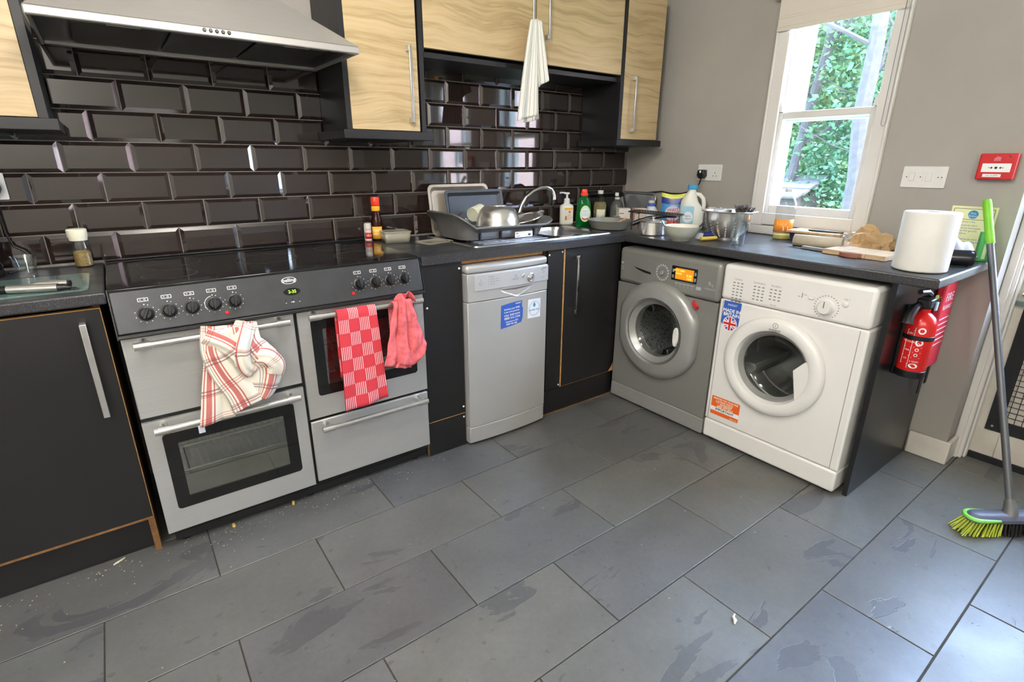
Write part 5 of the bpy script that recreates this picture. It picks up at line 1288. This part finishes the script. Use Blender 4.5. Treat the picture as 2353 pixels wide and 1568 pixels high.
gb = thing('green_carton', 'small green cardboard carton standing beside the broom handle', 'carton', (2.775, -1.905, ZT), .35)
G().box(-.025, .025, -.018, .018, .0006, .108).build('box', 'green_box', gb, world=False, bev=.002)
G().box(-.0258, -.0254, -.009, .002, .01, .098).build('print_strip', 'label_green', gb, world=False); G().box(-.006, .006, -.0187, -.0183, .01, .096).build('print_panel', 'label_green', gb, world=False)
# ================================================================== things on the right wall
T = FR(XR-.0005)
def plate(name, label, cat, u0, u1, v0, v1, n=.008):
    t = thing(name, label, cat, tuple(T(((u0+u1)/2, (v0+v1)/2, 0))))
    G(T).poly(rrect(u0, u1, v0, v1, .005), 0, n).build('face_plate', 'white_plastic', t, bev=.002)
    return t
so = plate('double_socket', 'white double socket with a black plug, left of the window', 'socket', .546, .697, 1.163, 1.251)
for u in (.6565,):
    for a, b, c, d in ((-.002, .002, .006, .014), (-.0125, -.0065, -.0085, -.0045), (.0065, .0125, -.0085, -.0045)): G(T).box(u+a, u+b, 1.196+c, 1.196+d, .008, .0084).build('pin_slot', 'print_dark', so)
for u in (.606, .637): G(T).box(u-.006, u+.006, 1.222, 1.24, .008, .0115).build('rocker', 'white_plastic', so, bev=.001)
pg = thing('black_plug', 'black mains plug in the double socket, its cable trailing left', 'plug', (2.83, -.586, 1.2))
G(T).poly([(.566, 1.222), (.606, 1.222), (.61, 1.19), (.6, 1.174), (.576, 1.174), (.563, 1.19)], .0086, .045).build('plug_body', 'black_plastic', pg, bev=.006)
G().tube([(2.825, -.59, 1.176), (2.826, -.582, 1.15), (2.835, -.56, 1.122), (2.842, -.52, 1.1), (2.845, -.45, 1.085), (2.845, -.38, 1.083), (2.845, -.31, 1.092), (2.845, -.2, 1.08)], .0035, 8).build('cable', 'cable_black', pg)
G(T).box(.582, .592, 1.206, 1.218, .045, .0458).build('fuse_mark', 'print_white', pg)
sw = plate('switch_plate', 'white switch plate with rockers right of the window', 'switch', 1.556, 1.712, 1.164, 1.25, .007)
for u in (1.592, 1.652): G(T).poly(rrect(u-.01, u+.01, 1.191, 1.224, .002), .007, .0105).build('rocker', 'white_plastic', sw, bev=.001)
for u in (1.62, 1.68): G(T).poly(rrect(u-.012, u+.012, 1.191, 1.224, .002), .007, .0082).build('blank', 'white_plastic', sw)
for u in (1.574, 1.6235, 1.6845, 1.697): G(T).disc(u, 1.207, .0024, .0082, .009, 8).build('screw', 'print_dark', sw)
cpnt = thing('fire_call_point', 'red fire alarm call point on the right wall', 'fire alarm', (XR, -1.863, 1.25))
G(T).poly(rrect(1.808, 1.92, 1.203, 1.298, .005), 0, .036).build('case', 'red_plastic', cpnt, bev=.006, seg=3)
G(T).poly(rrect(1.822, 1.907, 1.231, 1.262, .001), .036, .0368).build('press_panel', 'print_white', cpnt, smooth=0)
g = G(T); g.disc(1.864, 1.2465, .0045, .037, .0374, 14)
for s in (-1, 1): c = 1.864+s*.0165; g.box(c-.006, c+.006, 1.2455, 1.2475, .037, .0373); g.poly([(c-s*.0075, 1.2465), (c-s*.002, 1.2515), (c-s*.002, 1.2415)] if s > 0 else [(c+.0075, 1.2465), (c+.002, 1.2415), (c+.002, 1.2515)], .037, .0373)
g.build('press_arrows', 'print_black', cpnt, smooth=0)
G(T).box(1.83, 1.884, 1.213, 1.224, .036, .0366).build('number_strip', 'print_white', cpnt)
text(G(T), 'KAC ALARM', 1.857, 1.2185, .0065, .037).build('lettering', 'print_dark', cpnt, smooth=0, fix=False)
g = G(T); g.poly([(1.852, 1.271), (1.872, 1.271), (1.872, 1.284), (1.86, 1.288), (1.852, 1.28)], .036, .0364); g.ring(1.862, 1.279, .003, .0042, .0364, .0367, 12); g.build('house_flame_symbol', 'pink_plastic', cpnt, smooth=0)
G(T).disc(1.897, 1.287, .003, .036, .0363, 8).build('key_hole', 'print_black', cpnt)
sg = thing('fire_action_sign', 'cream fire action notice with blue border on the right wall', 'sign', (XR, -1.83, 1.0))
u0, u1, v0, v1 = 1.756, 1.902, .908, 1.1
G(T).box(u0, u1, v0, v1, 0, .002).build('notice', 'cream_paper', sg)
g = G(T)
for a in ((u0+.008, u1-.008, v1-.0105, v1-.009), (u0+.008, u1-.008, v0+.006, v0+.0075), (u0+.008, u0+.0095, v0+.006, v1-.009), (u1-.0095, u1-.008, v0+.006, v1-.009), (u0+.008, u1-.008, v1-.0515, v1-.05)): g.box(*a, .002, .0023)
g.build('border', 'print_dark', sg); G(T).disc(1.829, v1-.031, .0165, .002, .0023, 26).build('roundel', 'print_cyan', sg)
g = G(T); text(g, 'Fire', 1.829, v1-.027, .0105, .0025); text(g, 'Action', 1.829, v1-.037, .0105, .0025); g.build('lettering', 'print_white', sg, smooth=0, fix=False)
g = G(T); text(g, 'If you discover a fire', u0+.015, v1-.06, .0085, .0022, ax='LEFT')
for k, s in enumerate(('1 Sound the alarm', '2 Call the fire brigade', '   dial 999, give the', '   address', '', 'On hearing the alarm', '3 Leave the building by', '   the nearest exit', '4 Close all doors', '5 Report to the', '   assembly point')): text(g, s, u0+.033, v1-.074-k*.0108, .0085, .0022, ax='LEFT') if s else None
g.build('lettering', 'print_blue', sg, smooth=0, fix=False)
for k in range(2): G(T).box(u0+.014, u0+.029, v1-.083-k*.018, v1-.069-k*.018, .002, .0024).build('pictogram', 'print_red', sg)
# ================================================================== fire extinguisher on the end panel
YP = -1.8197
fe = thing('fire_extinguisher', 'red fire extinguisher strapped to the black end panel', 'fire extinguisher', (2.405, -1.875, .52))
c = (2.405, -1.872, 0)
G().lathe([(0, .515), (.044, .515), (.047, .52), (.047, .70), (.045, .715), (.036, .735), (.022, .748), (.017, .752), (.017, .765), (0, .765)], 36, c).build('cylinder', 'red_paint', fe)
G().lathe([(.0485, .507), (.0492, .509), (.0492, .532), (.0475, .534)], 32, c).build('base_ring', 'black_plastic', fe)
G().lathe([(.0478, .652), (.0488, .653), (.0488, .668), (.0478, .669)], 32, c).build('strap', 'black_plastic', fe)
bx('bracket', 'black_plastic', 2.385, 2.425, -1.832, YP, .5, .77, fe, bev=.003)
bx('strap_clasp', 'black_plastic', 2.445, 2.475, -1.9, -1.872, .65, .672, fe, bev=.003)
g = G(); g.lathe([(.016, .765), (.018, .767), (.018, .79), (.013, .798), (0, .8)], 18, c); g.build('valve', 'black_satin', fe)
bx('valve_block', 'black_plastic', 2.365, 2.44, -1.894, -1.85, .77, .805, fe, bev=.005)
g = G(); g.tube([(2.43, -1.87, .812), (2.38, -1.87, .83), (2.325, -1.865, .835)], [.009, .011, .009], 8); g.build('lever', 'black_plastic', fe)
G().tube([(2.385, -1.865, .785), (2.345, -1.856, .775), (2.318, -1.852, .75), (2.31, -1.852, .72)], [.012, .014, .017, .021], 10).build('nozzle_horn', 'black_plastic', fe)
bx('gauge', 'lime_gauge_glow', 2.385, 2.4, -1.902, -1.896, .81, .82, fe); bx('safety_tag', 'label_lightblue', 2.412, 2.43, -1.9, -1.895, .76, .79, fe)
G().tube([(2.42, -1.89, .80), (2.436, -1.9, .808), (2.44, -1.9, .79), (2.425, -1.895, .775)], .0018, 6).build('safety_pin', 'chrome', fe)
d = CAMP-Vector((2.405, -1.872, .6)); a0 = math.atan2(d.y, d.x); fn = bend(None, .0473, (2.405, -1.872), a0)
g = G(lambda p: fn((p[0], p[1], p[2])))
g.box(-.036, -.0345, .56, .69, 0, .0004)
for k in range(5): g.box(-.036, -.012, .56+k*.032, .5613+k*.032, 0, .0004)
g.box(-.0128, -.0115, .545, .70, 0, .0004)
for (u, v, r) in ((.008, .69, .012), (.008, .645, .012)): g.ring(u, v, r*.6, r, 0, .0004, 16)
for k in range(3): g.ring(.006, .598+k*.02, .004, .006, 0, .0004, 10); g.box(-.006, .02, .587+k*.02, .5878+k*.02, 0, .0004)
for k in range(4): text(g, ('ABC', 'POWDER', 'FIRE', 'CE')[k], -.024, .677-k*.032, .009, .0004)
g.poly(oval(.006, .556, .014, .009, 16), 0, .0004); text(g, '3 YEARS', .006, .572, .008, .0004)
g.build('printed_panel', 'print_white', fe, smooth=0, fix=False)
fb = thing('fire_blanket_pouch', 'flat pinkish red fire blanket pouch hanging behind the extinguisher', 'fire blanket', (2.76, -1.835, .5))
g = G(FB(YP)); g.poly(rrect(2.69, 2.836, .45, .835, .012), .002, .03); g.build('pouch', 'red_pouch', fb, bev=.006)
T2 = FB(YP-.0302); g = G(T2); text(g, 'FIRE', 2.763, .75, .05, .0004); text(g, 'BLANKET', 2.763, .71, .026, .0004)
for k in range(6): g.box(2.705, 2.82, .66-k*.022, .664-k*.022, 0, .0004)
g.build('lettering', 'print_white', fb, smooth=0, fix=False)
g = G()
for (x, z0, w_) in ((2.72, .33, .02), (2.785, .36, .024)): g.box(x, x+w_, YP-.02, YP-.016, z0, .478)
g.build('pull_tapes', 'black_plastic', fb)
# ================================================================== broom
bm_ = thing('broom', 'grey broom with lime grip leaning on the worktop end', 'broom', (2.48, -2.25, 0))
A0, A1 = Vector((2.488, -2.247, .09)), Vector((2.792, -1.872, 1.13))
at_ = lambda t: tuple(A0+(A1-A0)*t)
G().tube([at_(.0), at_(.86)], .0118, 14).build('stick', 'broom_grey', bm_)
G().tube([at_(.85), at_(.855), at_(.93), at_(.985), at_(1)], [.0125, .0148, .0142, .0152, .013], 14).build('hand_grip', 'lime', bm_)
dv = Vector((.80, -.6, 0)).normalized(); sd = Vector((.6, .8, 0))
T2 = Frame((2.355, -2.155, 0), dv, (0, 0, 1))
HL = .33
def hd_row(z, grow, n=8):
    P = []
    for k in range(n+1):
        t = -PI/2+PI*k/n; P.append((HL-.03+(.03+grow)*math.cos(t), (.026+grow)*math.sin(t)))
    for k in range(n+1):
        t = PI/2+PI*k/n; P.append((.03+(.03+grow)*math.cos(t), (.026+grow)*math.sin(t)))
    return [Vector((2.365, -2.163, 0))+dv*a+sd*b+Vector((0, 0, z)) for a, b in P]
loft(G(), [hd_row(.052, .002), hd_row(.066, .004), hd_row(.078, -.004), hd_row(.082, -.012)]).build('head', 'broom_head', bm_)
pp = hd_row(.066, .0055); g = G(); q = [tuple(p) for p in pp]; g.tube(q[9:18], .0075, 8); g.tube([q[17], tuple(Vector(q[17])+dv*.06)], [.0075, .004], 8); g.tube([q[9], tuple(Vector(q[9])+dv*.06)], [.0075, .004], 8); g.build('end_bumper', 'lime_pale', bm_)
G().tube([(2.478, -2.25, .07), (2.484, -2.249, .09), at_(.03)], [.026, .021, .014], 14).build('socket', 'dark_grey_plastic', bm_)
gl, gk = G(), G(); rnd = random.Random(2)
for i in range(26):
    for j in range(6):
        s = (i+.5)/26; b = (j/5-.5)*.046; a = s*HL
        base = Vector((2.365, -2.163, .053))+dv*a+sd*b; fl = (s-.5)*.07
        gg = gl if s < .34 else gk
        for _ in range(2):
            tip = base+dv*(fl+rnd.uniform(-.006, .006))+sd*(b*.55+rnd.uniform(-.004, .004)); tip.z = .003+rnd.uniform(0, .004)
            gg.tube([tuple(base), tuple(tip)], [.0022, .0026], 4)
gl.build('lime_bristles', 'bristle_lime', bm_, smooth=0); gk.build('black_bristles', 'bristle_black', bm_, smooth=0)
# ================================================================== left worktop
pm = lath('pepper_grinder', 'glass pepper grinder with clear white cap left of the hob', 'pepper grinder', -.006, -.075, [
    ('jar', 'drink_glass', [(0, .002), (.024, .0), (.027, .003), (.027, .06), (.0245, .078), (.0225, .09), (0, .09)]),
    ('peppercorns', 'peppercorn', [(0, .004), (.0235, .004), (.025, .007), (.0245, .05), (.02, .055), (0, .052)]),
    ('grinder_cap', 'label_cream', [(.0225, .0905), (.0255, .092), (.0265, .1), (.029, .106), (.029, .128), (.026, .131), (0, .131)])])
sgz = lath('shot_glass', 'small flared shot glass on the left worktop', 'glass', -.148, -.2, [('glass', 'drink_glass', [(0, .012), (.018, .012), (.024, .03), (.035, .068), (.0365, .068), (.026, .028), (.0245, .012), (.0265, .002), (.025, 0), (0, 0)])])
gbd = G(Frame((-.42, -.535, ZT+.0006), (1, 0, 0), (0, 1, 0))).poly(rrect(0, .43, 0, .285, .02), 0, .005).build('glass_board', 'board_glass'); tag(gbd, 'green-tinted glass cutting board on the left worktop', 'chopping board')
ks = thing('knife_sharpener', 'brushed steel rod with black ends on the glass board', 'utensil', (-.12, -.535, ZT+.006))
G().tube([(-.165, -.49, ZT+.0175), (-.055, -.53, ZT+.0175)], .0115, 18).build('steel_tube', 'chrome_dull', ks); G().tube([(-.2, -.477, ZT+.0175), (-.165, -.49, ZT+.0175)], .011, 14).build('end_grip', 'black_plastic', ks)
G().tube([(-.055, -.53, ZT+.017), (-.04, -.535, ZT+.0165), (-.025, -.535, ZT+.014)], [.011, .008, .003], 10).build('end_cap', 'black_plastic', ks); g = G(); g.tube([(-.03, -.533, ZT+.014), (-.018, -.528, ZT+.012), (-.012, -.535, ZT+.01), (-.02, -.541, ZT+.01), (-.03, -.536, ZT+.012)], .0018, 6); g.build('hanging_loop', 'black_plastic', ks)
pk2 = thing('apple_corer', 'tapered steel corer lying behind the steel rod on the glass board', 'utensil', (-.1, -.44, ZT+.006))
G().tube([(-.15, -.435, ZT+.008), (-.13, -.44, ZT+.012), (-.1, -.452, ZT+.017), (-.035, -.475, ZT+.017)], [.002, .006, .011, .0115], 14).build('steel_tube', 'chrome_dull', pk2); G().tube([(-.035, -.475, ZT+.017), (-.03, -.477, ZT+.017)], .0085, 14).build('open_end', 'black_plastic', pk2)
kt = lath('kettle', 'black electric kettle at the left edge of the picture', 'kettle', -.292, -.12, [('base', 'black_plastic', [(0, 0), (.082, 0), (.084, .01), (.08, .022), (0, .022)]), ('jug', 'black_glass', [(.078, .0225), (.083, .03), (.086, .07), (.082, .12), (.07, .17), (.062, .185), (0, .19)]), ('lid', 'black_plastic', [(.06, .1905), (.055, .2), (.012, .206), (.012, .216), (0, .218)])], n=36)
G().tube([(-.06, 0, .178), (-.115, 0, .185), (-.135, 0, .14), (-.12, 0, .07), (-.085, 0, .05)], .012, 10).build('handle', 'black_plastic', kt, world=False)
lsk = thing('double_socket', 'white double socket on the tiles at the left edge', 'socket', (-.23, -.012, 1.178))
T2 = FB(-.0115); G(T2).poly(rrect(-.303, -.157, 1.136, 1.221, .004), 0, .009).build('face_plate', 'white_plastic', lsk, bev=.002)
for u in (-.255, -.225): G(T2).box(u-.006, u+.006, 1.192, 1.21, .009, .0125).build('rocker', 'white_plastic', lsk, bev=.001)
lp = thing('black_plug', 'black mains plug and cord of the kettle on the tiled wall', 'plug', (-.192, -.04, 1.17))
G(T2).poly([(-.212, 1.196), (-.172, 1.196), (-.168, 1.17), (-.178, 1.15), (-.206, 1.15), (-.216, 1.17)], .0095, .045).build('plug_body', 'black_plastic', lp, bev=.006)
G().tube([(-.192, -.04, 1.15), (-.193, -.035, 1.1), (-.192, -.028, 1.03), (-.182, -.028, .985), (-.158, -.03, .967), (-.15, -.035, .955), (-.152, -.05, .93), (-.165, -.07, ZT+.005), (-.205, -.1, ZT+.005)], .0036, 8).build('cord', 'cable_black', lp)
# ================================================================== cloths
from mathutils import noise as _nz
def fold(p, s, a): return _nz.noise(Vector(p)*s)*a
ZH = .746
def over_bar(x0, x1, zf, zb, zbar, fn_shift, fn_dep, nu=26, nv=44, r=.0155, yb=-.645):
    """cloth over a horizontal bar: v=0 front hem .. v=1 back hem; returns fn(u,v) and its uv map"""
    Lf, Lb = zbar-zf, zbar-zb; L = Lf+PI*r+Lb
    def fn(u, v):
        s = v*L
        if s < Lf: y, z, w = yb-r, zf+s, 1-s/Lf
        elif s < Lf+PI*r: t = (s-Lf)/r; y, z, w = yb-r*math.cos(t), zbar+r*math.sin(t), 0
        else: y, z, w = yb+r, zbar-(s-Lf-PI*r), 0
        x = x0+(x1-x0)*u
        dx, dy, dz = fn_shift(u, v, w)
        back = s > Lf+PI*r
        return (x+dx, (y-fn_dep(u, v, w)+dy) if not back else y, z+dz)
    return fn, L
# red checked towel
rt = thing('tea_towel', 'red checked tea towel hung over the right oven handle', 'towel', (.75, -.66, .58))
fn, L = over_bar(.672, .815, .385, .5, .748, lambda u, v, w: ((-.012+.03*u)*w, 0, (-.006*math.sin(3*u)+.012*u)*w), lambda u, v, w: .006+.010*w*(1+math.sin(5.5*u+1.0))*.6+.006*math.sin(9*u+3*w)*w+.004*w)
G().grid(fn, 30, 50, uvfn=lambda u, v: (u*.165, v*L)).build('cloth', 'towel_check', rt, smooth=60, fix=False, solid=.004)
# pink cloth, bunched over the handle end
pc = thing('dish_cloth', 'pink dish cloth bunched over the right end of the oven handle', 'cloth', (.92, -.66, .65))
def shp(u, v, w):
    spread = (.55+.75*w); return ((u-.5)*.13*(spread-1)*1.1+.018*w*(1-u)*0, 0, .02*math.sin(6*u)*w+(.05*(u-.35)**2*4-.03)*w+.026*math.exp(-((u-.45)/.18)**2)*(1-w)**2)
fn, L = over_bar(.845, .985, .53, .6, .752, shp, lambda u, v, w: .010+.016*abs(math.sin(8.5*u+.8))*(.5+.7*w)+.012*_nz.noise(Vector((u*7, w*5, 1.3))) +.008*(1-w))
G().grid(fn, 54, 44, uvfn=lambda u, v: (u*.3, v*L)).build('cloth', 'cloth_pink', pc, smooth=60, fix=False, solid=.003)
g = G(); g.grid(lambda u, v: (.873+.07*u+.006*math.sin(5*v), -.668-.012*math.sin(PI*u)-.004*math.sin(14*u), .535-.028*v-.015*u*v), 16, 6); g.build('hem_corner', 'cloth_pink', pc, smooth=60, fix=False, solid=.003)
g = G(); g.grid(lambda u, v: (.895+.085*u, -.64-.03*math.sin(PI*v)-.006*math.sin(17*u), .758+.04*math.sin(PI*v)*math.sin(PI*min(1, u*1.1))**.7+.006*math.sin(11*u)), 20, 10); g.build('crumpled_top', 'cloth_pink', pc, smooth=60, fix=False, solid=.003)
# plaid towel, loosely knotted over the grill handle
pt = thing('tea_towel', 'cream and red plaid tea towel knotted over the left oven handle', 'towel', (.32, -.66, .6))
def sheet(name, fn, nu, nv, uvs, m, parent): return G().grid(fn, nu, nv, uvfn=uvs).build(name, m, parent, smooth=60, fix=False, solid=.003)
fn, L = over_bar(.262, .322, .47, .6, ZH, lambda u, v, w: ((-.062+.045*u)*w+.0*u, 0, -.012*(1-u)*w), lambda u, v, w: .004+.010*abs(math.sin(4.2*u+.4))*w+.004*math.sin(9*w+3*u))
sheet('hanging_tail', fn, 20, 40, lambda u, v: (.0+u*.09, v*L), 'towel_plaid', pt)
def ribbon(ctrl, wid, nrm, nu=40, nv=12, wave=.006, ph=0, lift=.012):
    """a folded band of cloth that follows control points"""
    P = [Vector(c) for c in ctrl]; n = len(P)-1
    def pos(t):
        s = t*n; k = min(int(s), n-1); f = s-k; p0, p1, p2, p3 = P[max(k-1, 0)], P[k], P[k+1], P[min(k+2, n)]
        return .5*((2*p1)+(p2-p0)*f+(2*p0-5*p1+4*p2-p3)*f*f+(3*p1-p0-3*p2+p3)*f**3)
    N = Vector(nrm)
    def fn(u, v):
        p = pos(u); d = (pos(min(1, u+.02))-pos(max(0, u-.02))).normalized(); s = d.cross(N).normalized()
        w = wid if not callable(wid) else wid(u)
        q = p+s*((v-.5)*w); q = q+N*(wave*math.sin(v*11+ph+3*u)+lift*math.sin(PI*v))
        return tuple(q)
    return fn
nn = (0, -1, .1)
sheet('main_fall', ribbon([(.30, -.65, .775), (.292, -.668, .70), (.312, -.672, .63), (.345, -.672, .56), (.365, -.668, .50)], lambda u: .085+.05*u, nn, ph=1, wave=.004), 36, 14, lambda u, v: (.02+v*.12, u*.3), 'towel_plaid', pt)
sheet('right_fold', ribbon([(.385, -.648, .775), (.372, -.672, .715), (.39, -.678, .665), (.415, -.676, .62), (.405, -.672, .56), (.385, -.668, .515)], lambda u: .06+.055*math.sin(PI*u), nn, ph=2, wave=.006, lift=.016), 36, 14, lambda u, v: (.07+v*.1, u*.33), 'towel_plaid', pt)
sheet('cross_band', ribbon([(.262, -.662, .752), (.31, -.686, .722), (.345, -.694, .68), (.352, -.688, .645)], lambda u: .05, nn, ph=.5, wave=.004, lift=.012), 26, 10, lambda u, v: (.01+v*.06, u*.2), 'towel_plaid', pt)
sheet('knot_loop', ribbon([(.392, -.66, .77), (.37, -.692, .735), (.352, -.704, .69), (.355, -.698, .64), (.372, -.684, .61)], lambda u: .042, nn, ph=2.5, wave=.004, lift=.014), 28, 10, lambda u, v: (.045+v*.05, u*.2), 'towel_plaid', pt)
sheet('side_puff', ribbon([(.385, -.678, .665), (.42, -.694, .66), (.442, -.69, .625), (.432, -.678, .592)], lambda u: .05+.02*u, nn, ph=4, wave=.004, lift=.018), 22, 10, lambda u, v: (.03+v*.07, .1+u*.16), 'towel_plaid', pt)
fn, L = over_bar(.272, .402, .69, .6, ZH+.004, lambda u, v, w: (0, 0, 0), lambda u, v, w: .004+.004*abs(math.sin(10*u)))
sheet('over_the_bar', fn, 22, 30, lambda u, v: (.0+u*.17, v*L), 'towel_plaid', pt)
sheet('lower_hem', ribbon([(.33, -.655, .535), (.38, -.662, .528), (.43, -.658, .545)], lambda u: .045, nn, ph=1, wave=.005, lift=.01), 20, 8, lambda u, v: (u*.12, v*.05), 'towel_plaid', pt)
g = G(); g.box(.196, .214, -.664, -.661, .436, .462); g.build('sewn_tag', 'cloth_white_blue', pt)
# striped towel threaded over the cabinet handle
stw = thing('tea_towel', 'white tea towel with thin dark stripes hung from the high cabinet handle', 'towel', (1.79, -.34, 1.65))
def hang(u, v, x0, wt, wb, z0, z1, y0, ph, bot):
    w = v**.75; wd = wt+(wb-wt)*w
    x = x0(v)+(u-.5)*wd; zz = z0+(z1-z0)*v+bot(u)*v
    return (x, y0-.012-.016*math.sin(9*u+ph)*(.35+.65*v)*.7-.010*math.sin(PI*u), zz)
sheet('front_fall', lambda u, v: hang(u, v, lambda t: 1.785-.03*t, .035, .13, 1.862, 1.46, -.338, .5, lambda u: .035*u-.02), 26, 40, lambda u, v: (u*.22, v*.4), 'towel_striped', stw)
sheet('side_fall', lambda u, v: hang(u, v, lambda t: 1.81+.04*t, .03, .075, 1.86, 1.60, -.342, 2.2, lambda u: .045*u-.01), 18, 30, lambda u, v: (.24+u*.14, v*.26), 'towel_striped', stw)
sheet('back_fall', lambda u, v: hang(u, v, lambda t: 1.79+.0*t, .03, .085, 1.855, 1.435, -.328, 3.6, lambda u: .02*u), 18, 34, lambda u, v: (.4+u*.14, v*.42), 'towel_striped', stw)
sheet('top_loop', lambda u, v: (1.772+.06*u, -.338-.018*math.cos(PI*(v-.5))*1.0-.004*math.sin(9*u), 1.842+.026*math.sin(PI*v*.5+.3)*math.sin(PI*(u*.8+.1))), 12, 8, lambda u, v: (u*.1, v*.05), 'towel_striped', stw)
# ================================================================== bits on the floor
def bit(name, label, cat, pts, r, m, group=None):
    o = G().tube(pts, r, 6).build(name, m); tag(o, label, cat, group)
bit('noodle', 'curled pale noodle on the floor by the left plinth', 'noodle', [(-.11, -.56, .004), (-.1, -.556, .006), (-.088, -.55, .006), (-.079, -.54, .004)], [.0025, .0035, .0035, .0022], 'food_crumb')
bit('paper_scrap', 'small torn white paper scrap on the slate in the foreground', 'paper scrap', [(1.322, -1.9, .002), (1.333, -1.895, .006), (1.34, -1.885, .004), (1.35, -1.883, .009)], [.002, .006, .004, .002], 'paper_white')
bit('pasta_piece', 'short yellow pasta piece under the cooker front, nearer the left', 'pasta', [(.245, -.57, .006), (.245, -.585, .007)], .0055, 'pasta', 'pasta under the cooker')
bit('pasta_piece', 'short yellow pasta piece standing under the cooker middle', 'pasta', [(.455, -.57, .001), (.456, -.571, .016)], .005, 'pasta', 'pasta under the cooker')
rnd = random.Random(9); g = G()
for k in range(330):
    z = rnd.random(); x = rnd.uniform(-.5, 1.1) if z < .75 else rnd.uniform(-.4, 2.6); y = -.55-abs(rnd.gauss(0, .07)) if z < .75 else rnd.uniform(-2.3, -.6)
    s = rnd.uniform(.0009, .0026); g.lathe([(0, 0), (s, s*.5), (0, s)], 5, (x, y, .0004))
o = g.build('floor_crumbs', 'food_crumb', smooth=0); tag(o, 'scattered pale crumbs on the slate along the cooker', 'crumbs', kind='stuff')
